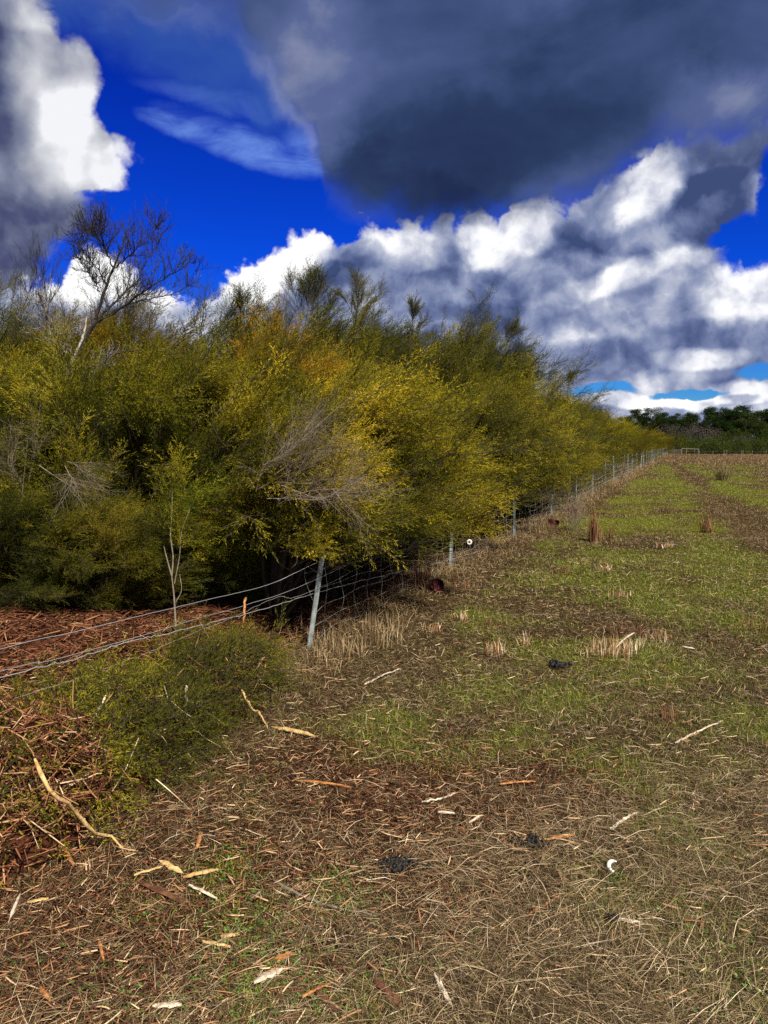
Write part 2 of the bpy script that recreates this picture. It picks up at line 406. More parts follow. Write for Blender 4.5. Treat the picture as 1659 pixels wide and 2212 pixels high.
def green_mask(x, y):
    sz = np.zeros_like(x)
    b = np.zeros_like(x)
    for p, r in zip(NG, NGR):
        b = np.maximum(b, np.exp(-(((x - p.x) / r) ** 2 + ((y - p.y) / (r * 1.3)) ** 2)))
    su = x * FD.x + y * FD.y; sv = x * FD.y - y * FD.x; n = .65 * fbm(sv * 1.5, su * .28, .55, 21) + .35 * fbm(x, y, .7, 22); n2 = fbm(x, y, 2.4, 31)
    g = b * .75 + (n - .5) * 2.0 * sstep(y, 4, 7) + (n2 - .5) * 1.3 + .02
    g = g + .36 * sstep(y, 6, 9) * sstep(y, 80, 50)
    g = g - .9 * sstep(fence_w(x, y), -.8, .1)
    g = g - .9 * sstep(y, 50, 90)
    for p, r in SZ: sz = np.maximum(sz, np.exp(-(((x - p.x) / r) ** 2 + ((y - p.y) / r) ** 2)))
    g = g - .35 * sz * (b < .4)
    rx = 2.2 + .36 * y
    far = sstep(y, 4, 8)
    return np.clip(g - .8 * far * np.exp(-((x - rx) / .42) ** 2) + .35 * far * (np.exp(-((x - rx + 1.1) / .5) ** 2) + np.exp(-((x - rx - 1.0) / .5) ** 2)), 0, 1)
MZ = [(GP(250, 2000), .9), (GP(600, 1820), .75), (GP(800, 1720), .7), (GP(1000, 1700), .6), (GP(100, 1900), .9), (GP(650, 1660), .6), (GP(420, 1900), .6), (GP(900, 1900), .35), (GP(1150, 1700), .5)]
def mulch_mask(x, y):
    b = np.zeros_like(x)
    for p, r in MZ: b = np.maximum(b, np.exp(-(((x - p.x) / r) ** 2 + ((y - p.y) / r) ** 2)))
    w = fence_w(x, y)
    b = np.maximum(b, sstep(w, .0, .35) * sstep(y, 9.5, 7.5))
    return np.clip(b + (fbm(x, y, 1.8, 44) - .5) * .7, 0, 1)
def straw_mask(x, y):
    b = np.zeros_like(x)
    for p, r in SZ: b = np.maximum(b, np.exp(-(((x - p.x) / r) ** 2 + ((y - p.y) / r) ** 2)))
    return np.clip(b * 1.1 + (fbm(x, y, 2.6, 54) - .5) * .9, 0, 1)

ys = np.concatenate([np.arange(-6, 1, .5), np.arange(1, 9, .06), 9 * (1.012 ** np.arange(0, 250)), [190, 240, 330, 500, 900, 2000, 4000]])
ys = np.unique(np.round(ys[ys < 4001], 4)); 
xs_ = np.concatenate([-np.array([4000, 2000, 900, 500, 300, 180, 120, 90, 70]), np.linspace(-50, -14, 37), np.arange(-14, -5, .3), np.arange(-5, 6, .06), np.arange(6, 14, .25), np.linspace(14, 80, 100), np.array([90, 110, 150, 220, 350, 600, 1200, 2500, 4000])])
XX, YY = np.meshgrid(xs_, ys)
x_, y_ = XX.ravel(), YY.ravel()
zz = ground_z(x_, y_)
nx = len(xs_); ny = len(ys)
i = np.arange(ny - 1)[:, None] * nx; j = np.arange(nx - 1)[None, :]
F = np.stack([i + j, i + j + 1, i + nx + j + 1, i + nx + j], -1).reshape(-1, 4)
gm, gn = mat('paddock_soil_and_turf')
gp = pos(gn)
n1 = gn.noise(gp, 14, 6, .65); n2 = gn.noise(gp, 1.4, 5, .6); n3 = gn.noise(gp, 90, 4, .7)
brown = gn.ramp(gn.m('ADD', gn.m('MULTIPLY', n1, .6), gn.m('MULTIPLY', n3, .4)), [(.3, (.010, .007, .003)), (.5, (.042, .028, .012)), (.68, (.115, .080, .036)), (.85, (.22, .16, .085))])
grn = gn.ramp(gn.m('ADD', gn.m('MULTIPLY', n1, .6), gn.m('MULTIPLY', n3, .4)), [(.3, (.024, .026, .004)), (.5, (.095, .100, .012)), (.7, (.20, .205, .026)), (.85, (.25, .24, .05))])
red = gn.ramp(n3, [(.3, (.008, .003, .002)), (.55, (.036, .012, .006)), (.8, (.10, .04, .02))])
ga = gn.sm(gn.m('ADD', attr(gn, 'green'), gn.m('MULTIPLY', gn.m('SUBTRACT', n1, .5), 1.0)), .10, .95)
cc = gn.mix(ga, brown, grn)
cc = gn.mix(attr(gn, 'mulch'), cc, red)
cc = gn.mix(gn.sm(gn.m('ADD', attr(gn, 'rusty'), gn.m('MULTIPLY', gn.m('SUBTRACT', n2, .5), .8)), .3, .8), cc, gn.ramp(n1, [(.3, (.050, .030, .018)), (.6, (.14, .085, .050)), (.8, (.23, .155, .09))]))
gpb = gn.new('ShaderNodeBsdfPrincipled'); gn.put(gpb.inputs['Base Color'], cc); gpb.inputs['Roughness'].default_value = 1; gpb.inputs['Specular IOR Level'].default_value = 0
gb = gn.new('ShaderNodeBump'); gb.inputs['Strength'].default_value = .8; gb.inputs['Distance'].default_value = .02
gn.put(gb.inputs['Height'], gn.m('ADD', n1, gn.m('MULTIPLY', n3, .5))); gm.node_tree.links.new(gb.outputs[0], gpb.inputs['Normal'])
out(gm, gn, gpb.outputs[0])
me = mesh_np('ground', np.stack([x_, y_, zz], 1), F, gm, {'green': ('POINT', green_mask(x_, y_)), 'mulch': ('POINT', mulch_mask(x_, y_)),
     'rusty': ('POINT', sstep(y_, 38, 95) * .8)}, smooth=True)
tag(obj('ground', me), kind='structure')

# ------------------------------------------------------------------ ground cover (uncountable litter and grass)
def scatter(n, y0, y1, mask=None, wl=-.66, wr=.72, pw=2.0, pad=1.1):
    """points on the field, thinning out with distance (the visible wedge with a margin each side)"""
    m = int(n * (1 if mask is None else 3.5))
    u = rng.random(m); a = 1 - pw + 1e-6        # density falls as y^-pw in each strip of growing width
    k = 2 - pw + 1e-6
    y = (y0 ** k + u * (y1 ** k - y0 ** k)) ** (1 / k)
    x = (wl * y - pad) + rng.random(m) * ((wr - wl) * y + 2 * pad)
    if mask is not None:
        keep = rng.random(m) < mask(x, y); x, y = x[keep][:n], y[keep][:n]
    return x, y
def blades(x, y, L, Wd, elev, az_, bend, lift=0.0, vary=None, z=None):
    """thin two-segment ribbons: root, bent middle, tip"""
    n = len(x); z0 = (ground_z(x, y) if z is None else z) + lift
    h = np.stack([np.cos(az_), np.sin(az_)], 1)
    P0 = np.stack([x, y, z0], 1)
    d1 = np.concatenate([h * np.cos(elev)[:, None], np.sin(elev)[:, None]], 1)
    e2 = elev - bend
    d2 = np.concatenate([h * np.cos(e2)[:, None], np.sin(e2)[:, None]], 1)
    P1 = P0 + d1 * (L * .5)[:, None]; P2 = P1 + d2 * (L * .5)[:, None]
    tw = rng.uniform(-.8, .8, n)
    s = np.stack([-h[:, 1] * np.cos(tw), h[:, 0] * np.cos(tw), np.sin(tw)], 1) * (Wd * .5)[:, None]
    V = np.stack([P0 - s, P0 + s, P1 - s, P1 + s, P2 - s * .25, P2 + s * .25], 1).reshape(-1, 3)
    b = np.arange(n)[:, None] * 6
    F = np.concatenate([b + np.array([[0, 1, 3, 2]]), b + np.array([[2, 3, 5, 4]])], 1).reshape(-1, 4)
    v = rng.random(n) if vary is None else vary
    return V, F, np.repeat(v, 2)
def join(parts):
    V, F, A_, b = [], [], [], 0
    for v, f, a in parts: V.append(v); F.append(f + b); A_.append(a); b += len(v)
    return np.concatenate(V), np.concatenate(F), np.concatenate(A_)
def U(a, b, n): return rng.uniform(a, b, n)
TAU = 2 * math.pi

M['straw'] = vary_mat('dry_straw', [(0, (.028, .015, .007)), (.3, (.105, .066, .028)), (.55, (.26, .180, .085)), (.8, (.50, .37, .21)), (1, (.86, .72, .50))], .6, .3)
M['rstraw'] = vary_mat('rusty_dry_grass', [(0, (.058, .036, .016)), (.4, (.18, .118, .055)), (.75, (.34, .24, .125)), (1, (.54, .42, .25))], .8, .1)
M['grass'] = vary_mat('short_green_grass', [(0, (.028, .040, .005)), (.4, (.100, .130, .012)), (.75, (.21, .25, .022)), (1, (.34, .35, .045))], .6, .25)
M['clover'] = vary_mat('clover_leaves', [(0, (.030, .060, .010)), (.5, (.085, .150, .025)), (1, (.17, .25, .05))], .5, .3)
M['bark'] = vary_mat('shredded_bark', [(0, (.022, .008, .004)), (.3, (.095, .032, .015)), (.55, (.26, .10, .045)), (.8, (.42, .23, .11)), (1, (.74, .56, .33))], .8, .15)

inv = lambda f: (lambda x, y: np.clip(1 - f(x, y), 0, 1))
parts = []
x, y = scatter(430000, 1.5, 13, lambda x, y: np.clip(1.05 - .55 * mulch_mask(x, y) - .5 * green_mask(x, y), .12, 1) * np.clip(1.2 - sstep(fence_w(x, y), .1, .8), 0, 1), pw=2.0)
n = len(x); parts.append(blades(x, y, .02 + .085 * rng.beta(1.3, 2.2, n), U(.0008, .0018, n) * np.clip(y / 3.5, 1, 2.6), np.abs(rng.normal(0, .30, n)), U(0, TAU, n), U(-.2, .3, n), lift=U(.001, .028, n), vary=np.clip(rng.beta(.85, 2.2, n), 0, 1)))
# longer lying straw, combed into swathes
x, y = scatter(46000, 1.5, 9, straw_mask, pw=1.9)
n = len(x); swd = (fbm(x, y, .9, 77) * 2.2 + .55) * math.pi
parts.append(blades(x, y, U(.05, .17, n), U(.0009, .0018, n), U(.02, .4, n), swd + rng.normal(0, .9, n), U(.05, .6, n), lift=U(0, .03, n), vary=np.clip(rng.beta(2.0, 2.0, n), 0, 1)))
V, F, A_ = join(parts)
tag(obj('dry_straw', mesh_np('dry_straw', V, F, M['straw'], {'vary': ('FACE', A_)})), kind='stuff', label='pale dry straw lying over the near ground', )

parts = []
x, y = scatter(170000, 12, 119, lambda x, y: np.clip(1 - .75 * green_mask(x, y), .1, 1) * np.clip(1.0 - sstep(fence_w(x, y), .2, .8), 0, 1), wl=-.3, wr=.70, pw=2.0)
n = len(x); k_ = np.clip(y / 14, 1, 4.5)
parts.append(blades(x, y, U(.02, .08, n) * k_ ** .5, U(.0016, .0035, n) * k_, U(.15, 1.2, n), U(0, TAU, n), U(.1, .8, n), vary=rng.beta(2, 2.2, n)))
# taller fringe of dry grass left along the fence line
m = 17000; t = rng.random(m) ** 1.7; yy = 4.6 + t * 70; ww = rng.normal(-.02, .22, m) * (1 + .0 * yy); 
xx = FX0 + FS * yy - ww / FD.y
k_ = np.clip(yy / 12, 1, 4)
parts.append(blades(xx, yy, U(.05, .21, m) * np.clip(.55 + yy / 14, .6, 1.1), U(.0018, .004, m) * k_, U(.5, 1.5, m), U(0, TAU, m), U(.2, 1.3, m), vary=rng.beta(2, 2, m)))
# the rusty band of taller grass on the rise at the far edge
x, y = scatter(30000, 55, 121, lambda x, y: sstep(y, 50, 75) * .8, wl=.05, wr=.62, pw=1.2)
n = len(x); parts.append(blades(x, y, U(.12, .32, n), U(.01, .03, n), U(.6, 1.5, n), U(0, TAU, n), U(.1, .8, n), vary=rng.beta(1.6, 2.6, n)))
V, F, A_ = join(parts)
tag(obj('rusty_grass', mesh_np('rusty_grass', V, F, M['rstraw'], {'vary': ('FACE', A_)})), kind='stuff', label='rusty brown dry grass over the far field and fence line')

parts = []
x, y = scatter(230000, 1.5, 13, green_mask, pw=2.0)
n = len(x); parts.append(blades(x, y, U(.015, .05, n), U(.0012, .0024, n) * np.clip(y / 3.5, 1, 2.6), U(.4, 1.45, n), U(0, TAU, n), U(.1, 1.1, n)))
x, y = scatter(110000, 12, 75, green_mask, wl=-.2, wr=.70, pw=2.0)
n = len(x); k_ = np.clip(y / 12, 1, 4.5)
parts.append(blades(x, y, U(.015, .045, n) * k_ ** .5, U(.002, .0045, n) * k_, U(.3, 1.3, n), U(0, TAU, n), U(.1, 1.0, n)))
x, y = scatter(30000, 1.5, 10, inv(mulch_mask), pw=2.0)
n = len(x); parts.append(blades(x, y, U(.02, .07, n), U(.0012, .0025, n), U(.3, 1.4, n), U(0, TAU, n), U(.1, 1.1, n), vary=U(0, .6, n)))
V, F, A_ = join(parts)
tag(obj('green_grass', mesh_np('green_grass', V, F, M['grass'], {'vary': ('FACE', A_)})), kind='stuff', label='short green grass in patches over the paddock')

# clover: trefoil leaflets in loose mats near the camera
cpos = []
for (px, py, r, k) in [(720, 1935, .06, 50), (480, 1890, .09, 60), (540, 1990, .09, 90), (520, 2060, .1, 90), (560, 2140, .12, 140), (450, 2190, .10, 90), (700, 2150, .10, 90), (770, 1960, .06, 50), (330, 2190, .10, 80),
                    (860, 2090, .08, 50), (1640, 2120, .12, 160), (1600, 2190, .12, 130), (1540, 2010, .08, 60), (1000, 2080, .07, 30), (240, 2120, .08, 40), (620, 2060, .06, 50), (720, 1890, .06, 40), (60, 2080, .08, 30), (1330, 1900, .05, 25), (620, 1500, .2, 20), (520, 1650, .15, 25)]:
    p = GP(px, py); cpos.append(np.stack([rng.normal(p.x, r, k), rng.normal(p.y, r, k)], 1))
cpos = np.concatenate(cpos)
x, y = scatter(900, 1.7, 5, green_mask); cpos = np.concatenate([cpos, np.stack([x, y], 1)])
n = len(cpos); hgt = U(.008, .032, n); base_a = U(0, TAU, n)
Vs = []
cz = ground_z(cpos[:, 0], cpos[:, 1]) + hgt
for k in range(3):
    a = base_a + k * TAU / 3 + rng.normal(0, .15, n); r = U(.006, .011, n); wv = r * .48
    h = np.stack([np.cos(a), np.sin(a), rng.normal(.1, .25, n)], 1); s = np.stack([-np.sin(a), np.cos(a), rng.normal(0, .2, n)], 1)
    c0 = np.concatenate([cpos, cz[:, None]], 1)
    Vs.append(np.stack([c0, c0 + h * (r * .6)[:, None] + s * wv[:, None], c0 + h * r[:, None] * 1.05, c0 + h * (r * .6)[:, None] - s * wv[:, None]], 1))
V = np.concatenate(Vs).reshape(-1, 3); F = np.arange(len(V)).reshape(-1, 4)
tag(obj('clover', mesh_np('clover', V, F, M['clover'], {'vary': ('FACE', rng.random(len(F)))})), kind='stuff', label='small bright green clover leaves among the straw')

def chips(x, y, L, Wd, T, yaw, pitch, lift, vary, z=None):
    """splintered, bent slivers: three cross-sections of a flat bar, pinched at the ends"""
    n = len(x); z0 = (ground_z(x, y) if z is None else z) + lift
    C = np.stack([x, y, z0], 1)
    h = np.stack([np.cos(yaw) * np.cos(pitch), np.sin(yaw) * np.cos(pitch), np.sin(pitch)], 1)
    roll = rng.normal(0, .5, n)
    s = np.stack([-np.sin(yaw) * np.cos(roll), np.cos(yaw) * np.cos(roll), np.sin(roll)], 1)
    u = np.cross(h, s)
    bow = rng.normal(0, .018, n) * L; bow2 = rng.normal(0, .025, n) * L
    secs = []
    for t, kw in ((-.5, U(.1, .9, n)), (-.12, U(.8, 1.1, n)), (.2, U(.7, 1.1, n)), (.5, U(.05, .8, n))):
        cpt = C + h * (t * L)[:, None] + s * (bow * (1 - 4 * t * t))[:, None] + u * (bow2 * (1 - 4 * t * t))[:, None]
        a = s * (Wd * .5 * kw)[:, None]; b = u * (T * .5)[:, None]
        secs += [cpt - a - b, cpt + a - b, cpt + a + b, cpt - a + b]
    V = np.stack(secs, 1).reshape(-1, 3)
    q = []
    for k in range(3):
        o = 4 * k
        for e in range(4): q.append([o + e, o + (e + 1) % 4, o + 4 + (e + 1) % 4, o + 4 + e])
    q += [[3, 2, 1, 0], [12, 13, 14, 15]]
    q = np.array(q); F = (np.arange(n)[:, None, None] * 16 + q[None]).reshape(-1, 4)
    return V, F, np.repeat(vary, len(q))
parts = []
x, y = scatter(54000, 1.5, 9, mulch_mask, pw=2.0)
n = len(x); parts.append(chips(x, y, .012 + .05 * rng.beta(1.2, 2.4, n), U(.0010, .0036, n), U(.001, .003, n), U(0, TAU, n), rng.normal(0, .25, n), U(.002, .03, n), rng.beta(1.6, 2.2, n)))
x, y = scatter(2600, 1.5, 11, lambda x, y: np.clip(.25 + .9 * mulch_mask(x, y), 0, 1), pw=1.9)
n = len(x); parts.append(chips(x, y, .03 + .09 * rng.beta(1.2, 2.6, n), U(.0018, .0055, n), U(.0015, .004, n), rng.normal(.3, 1.0, n), rng.normal(0, .10, n), U(.015, .035, n), U(.68, 1.0, n)))
x, y = scatter(1600, 2, 24, inv(mulch_mask), pw=1.8)
n = len(x); parts.append(chips(x, y, U(.03, .10, n), U(.003, .008, n), U(.0015, .004, n), rng.normal(.2, .9, n), rng.normal(0, .15, n), U(.012, .03, n), U(.6, 1.0, n)))
# deeper mulch on the thicket side of the near fence
m = 16000; yy = 2.2 + rng.random(m) * 6.2; ww = .05 + rng.random(m) ** .8 * 3.4
xx = FX0 + FS * yy - ww / FD.y
parts.append(chips(xx, yy, .03 + .2 * rng.beta(1.3, 2.3, m), U(.003, .013, m), U(.002, .004, m), rng.normal(.6, .8, m), rng.normal(0, .3, m), U(.0, .09, m), rng.beta(1.7, 2.6, m) * .86))
V, F, A_ = join(parts)
tag(obj('bark_litter', mesh_np('bark_litter', V, F, M['bark'], {'vary': ('FACE', A_)})), kind='stuff', label='red brown shredded bark and wood splinters strewn over the ground')

# ------------------------------------------------------------------ tea-tree shrubs
def norm(v): return v / (np.linalg.norm(v, axis=-1, keepdims=True) + 1e-9)
def make_spray(L, ntw, nl, ll, lw, spread=.6, curve_=.25):
    """one feathery branchlet along +Z: leaf triangles, twig ribbons"""
    T, S = [], []
    cdir = rng.uniform(0, TAU); cv = np.array([math.cos(cdir), math.sin(cdir), 0]) * curve_
    def axis(t): return np.array([0, 0, 1.0]) * L * t + cv * L * t * t
    def adir(t): return norm(np.array([0, 0, 1.0]) + 2 * cv * t)
    S.append((np.stack([axis(t) for t in np.linspace(0, 1, 5)]), np.linspace(.0024, .0006, 5)))
    side = rng.uniform(0, TAU)
    for k in range(ntw + 1):
        if k == ntw: b, d, tl = axis(.8), adir(.9), L * .26
        else:
            t = .12 + .83 * (k + rng.uniform(0, .6)) / ntw
            side += 2.4 + rng.normal(0, .3)
            a = adir(t); r = norm(np.cross(a, [math.cos(side), math.sin(side), .1]))
            ang = rng.uniform(.30, .62) * (spread / .6)
            b, d, tl = axis(t), norm(a * math.cos(ang) + r * math.sin(ang)), L * rng.uniform(.22, .42) * (1.15 - .6 * t)
            up = norm(d + .35 * a)
            S.append((np.stack([b, b + d * tl * .5, b + d * tl * .5 + up * tl * .5]), np.array([.0009, .0007, .0004])))
        m = max(3, int(nl * tl / (L * .3)))
        tt = np.linspace(.12, 1, m) + rng.normal(0, .03, m)
        c = b + d * (tl * tt)[:, None]
        q = rng.uniform(0, TAU, m); e1 = norm(np.cross(d, [.3, .2, .9])); e2 = np.cross(d, e1)
        o = e1 * np.cos(q)[:, None] + e2 * np.sin(q)[:, None]
        ld = norm(d * .95 + o * rng.uniform(.25, .75, m)[:, None])
        w = norm(np.cross(ld, rng.normal(0, 1, (m, 3)))) * lw * .5
        l = ll * rng.uniform(.7, 1.3, m)[:, None]
        T.append(np.stack([c + ld * l * .25 - w, c + ld * l * .25 + w, c + ld * l], 1))
    return np.concatenate(T), S
def frames(D):                   # rotation matrices taking +Z to D with random roll
    n = len(D); D = norm(D); q = rng.uniform(0, TAU, n)
    ref = np.tile([.3, .5, .2], (n, 1)); X = norm(np.cross(D, ref)); Y = np.cross(D, X)
    X2 = X * np.cos(q)[:, None] + Y * np.sin(q)[:, None]; Y2 = np.cross(D, X2)
    return np.stack([X2, Y2, D], 2)
def place_sprays(lib, P, D, scale, vary, twig_frac=1.0):
    """bake sprays at points P along directions D -> leaves (V,F,vary), twigs (V,F)"""
    Rm = frames(D); k = rng.integers(0, len(lib), len(P))
    LV, LA, TV = [], [], []
    for s in range(len(lib)):
        ix = np.where(k == s)[0]
        if not len(ix): continue
        T = lib[s][0].reshape(-1, 3)
        W_ = np.einsum('nij,mj->nmi', Rm[ix] * scale[ix][:, None, None], T) + P[ix][:, None, :]
        LV.append(W_.reshape(-1, 3))
        nf = len(T) // 3
        LA.append((vary[ix][:, None] + rng.normal(0, .08, (len(ix), nf))).ravel())
        for pts, rad in lib[s][1]:
            # twigs as thin three-sided strips
            jx = ix[: int(len(ix) * twig_frac)] if twig_frac < 1 else ix
            a = np.array([[1, 0, 0], [-.5, .87, 0], [-.5, -.87, 0]])
            ring = pts[:, None, :] + a[None] * rad[:, None, None]
            W_ = np.einsum('nij,mj->nmi', Rm[jx] * scale[jx][:, None, None], ring.reshape(-1, 3)) + P[jx][:, None, :]
            TV.append((W_, len(pts)))
    V = np.concatenate(LV); F = np.arange(len(V)).reshape(-1, 3)
    tv, tf, b = [], [], 0
    for W_, npt in TV:
        n = len(W_)
        i = np.arange(npt - 1)[:, None] * 3; j = np.arange(3)[None]; q = np.stack([i + j, i + (j + 1) % 3, i + 3 + (j + 1) % 3, i + 3 + j], -1).reshape(-1, 4)
        tv.append(W_.reshape(-1, 3)); tf.append((b + np.arange(n)[:, None, None] * (npt * 3) + q[None]).reshape(-1, 4)); b += n * npt * 3
    return V, F, np.clip(np.concatenate(LA), 0, 1), np.concatenate(tv), np.concatenate(tf)

LIB = [make_spray(rng.uniform(.42, .62), 14, 12, .036, .0068) for _ in range(8)]
LIB_FAR = [make_spray(rng.uniform(.5, .75), 8, 8, .050, .017) for _ in range(5)]
LIB_FINE = [make_spray(rng.uniform(.16, .28), 7, 8, .026, .0048, .7) for _ in range(6)]
LIB_DEAD = [make_spray(rng.uniform(.35, .6), 16, 2, .010, .0009, .9, .3) for _ in range(5)]

def shrub(H, Rr, nlobes, nspr, lib, m_leaf, wind=(.30, -.05), low=.25, seed=0, far=False, plume=4, dead=0, twf=1.0, sweep=(0, 0), zmin=.12):
    """-> (leaf mesh, branch mesh).  Foliage in clumps carried on limbs that leave the ground together."""
    P, D, Vy, limbs = [], [], [], []
    FPp, FDd, FV = [], [], []
    cl = []
    for k in range(nlobes):
        f = (k + .5) / nlobes
        phi = k * 2.399 + rng.normal(0, .3)
        h = H * (low + (1 - low) * (1 - (1 - f) ** 1.25)) * rng.uniform(.86, 1.0)
        t = h / H
        rad = Rr * math.sqrt(max(.02, 1 - (abs(t - .42) / .62) ** 2.4)) * rng.uniform(.62, .98)
        if rng.random() < .22: rad *= .45
        cl.append((rad * math.cos(phi) + min(wind[0], .4) * h * .4 + sweep[0], rad * math.sin(phi) + wind[1] * h * .3 + sweep[1], h - .25, rng.uniform(.30, .52) * (Rr / 1.3)))
    for (cx, cy, cz, lr) in cl:
        m = int(nspr / nlobes)
        Ld = norm(np.array([cx * .55 / Rr, cy * .55 / Rr, .45]) + np.array([wind[0], wind[1], 0]) + rng.normal(0, .18, 3))
        dirs = norm(rng.normal(0, 1, (m, 3)))
        r = lr * rng.uniform(.15, 1.0, m) ** .55
        off = dirs * r[:, None]; al = off @ Ld
        p = np.array([cx, cy, cz]) + off * .72 + Ld * (al * .95)[:, None]
        d = norm(Ld + dirs * .26 + rng.normal(0, .12, (m, 3)))
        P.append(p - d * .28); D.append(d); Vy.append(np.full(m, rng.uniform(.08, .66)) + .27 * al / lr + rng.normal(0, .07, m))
        if lib is LIB:           # leaders that stick out of each clump, set with fine sprigs
            for q in range(5):
                e0 = np.array([cx, cy, cz]) + rng.normal(0, lr * .35, 3); dq = norm(Ld + rng.normal(0, .24, 3)); Lq = lr * .9 + rng.uniform(.18, .5)
                tq = np.sort(rng.uniform(.35, 1, 11)); FPp.append(e0 + dq * (Lq * tq)[:, None] - dq * .1); FDd.append(norm(dq + rng.normal(0, .36, (11, 3)))); FV.append(np.full(11, rng.uniform(.45, .85)) + rng.normal(0, .05, 11))
                limbs.append((np.stack([e0, e0 + dq * Lq * .5, e0 + dq * Lq]), np.array([.005, .0035, .0012])))
        a = rng.uniform(0, .12)
        mid = np.array([cx * .35, cy * .35, cz * .45]) + rng.normal(0, .08, 3)
        pts = bez([(cx * .04, cy * .04, -.05), mid, (cx * .8, cy * .8, cz * .82), (cx, cy, cz + lr * .5)], 9)
        limbs.append((pts, np.linspace(.028, .006, len(pts)) * (H / 3) ** .5))
        if not far:
            for q in range(5):
                e = np.array([cx, cy, cz]) + norm(rng.normal(0, 1, 3)) * lr * .9; b = pts[rng.integers(4, len(pts) - 1)]
                sp = bez([b, (b + e) / 2 + rng.normal(0, .04, 3), e], 5)
                limbs.append((sp, np.linspace(.009, .003, len(sp))))
    # plumes: shoots that stand up out of the top
    for k in range(plume):
        c = cl[rng.integers(nlobes // 2, nlobes)]; b = np.array(c[:3]) + rng.normal(0, .12, 3)
        L = rng.uniform(.35, .8); dd = norm(np.array([wind[0] * 1.2, wind[1], 1.0]) + rng.normal(0, .22, 3)); m = 9
        t = np.linspace(.25, 1, m); p = b + dd * (L * t)[:, None]
        limbs.append((np.stack([b - dd * .2, b + dd * L * .5, b + dd * L]), np.array([.008, .005, .002])))
        d = norm(dd + rng.normal(0, .38, (m, 3))); P.append(p - d * .12); D.append(d); Vy.append(np.full(m, rng.uniform(.3, .7)))
    P = np.concatenate(P); D = np.concatenate(D); Vy = np.concatenate(Vy)
    ok = P[:, 2] > zmin; P, D, Vy = P[ok], D[ok], Vy[ok]
    V, F, A_, TV, TF = place_sprays(lib, P, D, rng.uniform(.75, 1.2, len(P)), Vy, twf)
    if FPp:
        fp = np.concatenate(FPp); fd = np.concatenate(FDd); fv = np.concatenate(FV); ok = fp[:, 2] > zmin; fp, fd, fv = fp[ok], fd[ok], fv[ok]
        V_, F_, A2, TV2, TF2 = place_sprays(LIB_FINE, fp, fd, rng.uniform(.7, 1.2, len(fp)), fv, .5)
        F = np.concatenate([F, F_ + len(V)]); V = np.concatenate([V, V_]); A_ = np.concatenate([A_, A2]); TF = np.concatenate([TF, TF2 + len(TV)]); TV = np.concatenate([TV, TV2])
    leaf = mesh_np('foliage', V, F, m_leaf, {'vary': ('FACE', A_)})
    LVv, LF = tubes(limbs, 5)
    V2 = np.concatenate([LVv, TV]); F2 = np.concatenate([LF, TF + len(LVv)])
    br = mesh_np('branches', V2, F2, M['stem'])
    return leaf, br
def shrub_obj(proto, loc, s, rz_, label, group=None, m=None, cat='bush', name='tea_tree_bush'):
    rz = ((rz_ / TAU) % 1.0 - .5) * 1.1
    r = empty(name, loc, rz); r.scale = (s[0], s[0], s[1]) if isinstance(s, tuple) else (s, s, s)
    lf = obj('foliage', proto[0], r); obj('branches', proto[1], r)
    if m is not None:
        lf.material_slots[0].link = 'OBJECT'; lf.material_slots[0].material = M[m]
    tag(r, label, cat, group)
    return r

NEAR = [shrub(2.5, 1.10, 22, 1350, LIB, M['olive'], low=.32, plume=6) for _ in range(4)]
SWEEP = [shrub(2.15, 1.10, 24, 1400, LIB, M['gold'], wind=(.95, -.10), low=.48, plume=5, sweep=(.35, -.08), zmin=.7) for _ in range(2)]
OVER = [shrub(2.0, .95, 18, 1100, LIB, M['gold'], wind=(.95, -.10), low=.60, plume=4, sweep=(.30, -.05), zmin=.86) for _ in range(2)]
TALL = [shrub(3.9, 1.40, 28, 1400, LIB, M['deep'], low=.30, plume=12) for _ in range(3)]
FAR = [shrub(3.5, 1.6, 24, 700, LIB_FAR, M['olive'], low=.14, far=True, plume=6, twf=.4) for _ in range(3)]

def at_fence(y, w):              # ground place w metres behind the fence point at depth y
    return (FX0 + FS * y + FN.x * w, y + FN.y * w)
ordn = ['first', 'second', 'third', 'fourth', 'fifth', 'sixth', 'seventh', 'eighth', 'ninth', 'tenth', 'eleventh', 'twelfth', 'thirteenth', 'fourteenth', 'fifteenth', 'sixteenth',
        'seventeenth', 'eighteenth', 'nineteenth', 'twentieth', 'twenty-first', 'twenty-second', 'twenty-third', 'twenty-fourth', 'twenty-fifth', 'twenty-sixth', 'twenty-seventh', 'twenty-eighth', 'twenty-ninth', 'thirtieth']
ordn += ['thirty-' + o for o in ordn[:9]] + ['fortieth'] + ['forty-' + o for o in ordn[:9]] + ['fiftieth']
GRPF = 'tea tree bushes leaning over the wire fence'
GRPB = 'taller bushes in the back of the thicket'
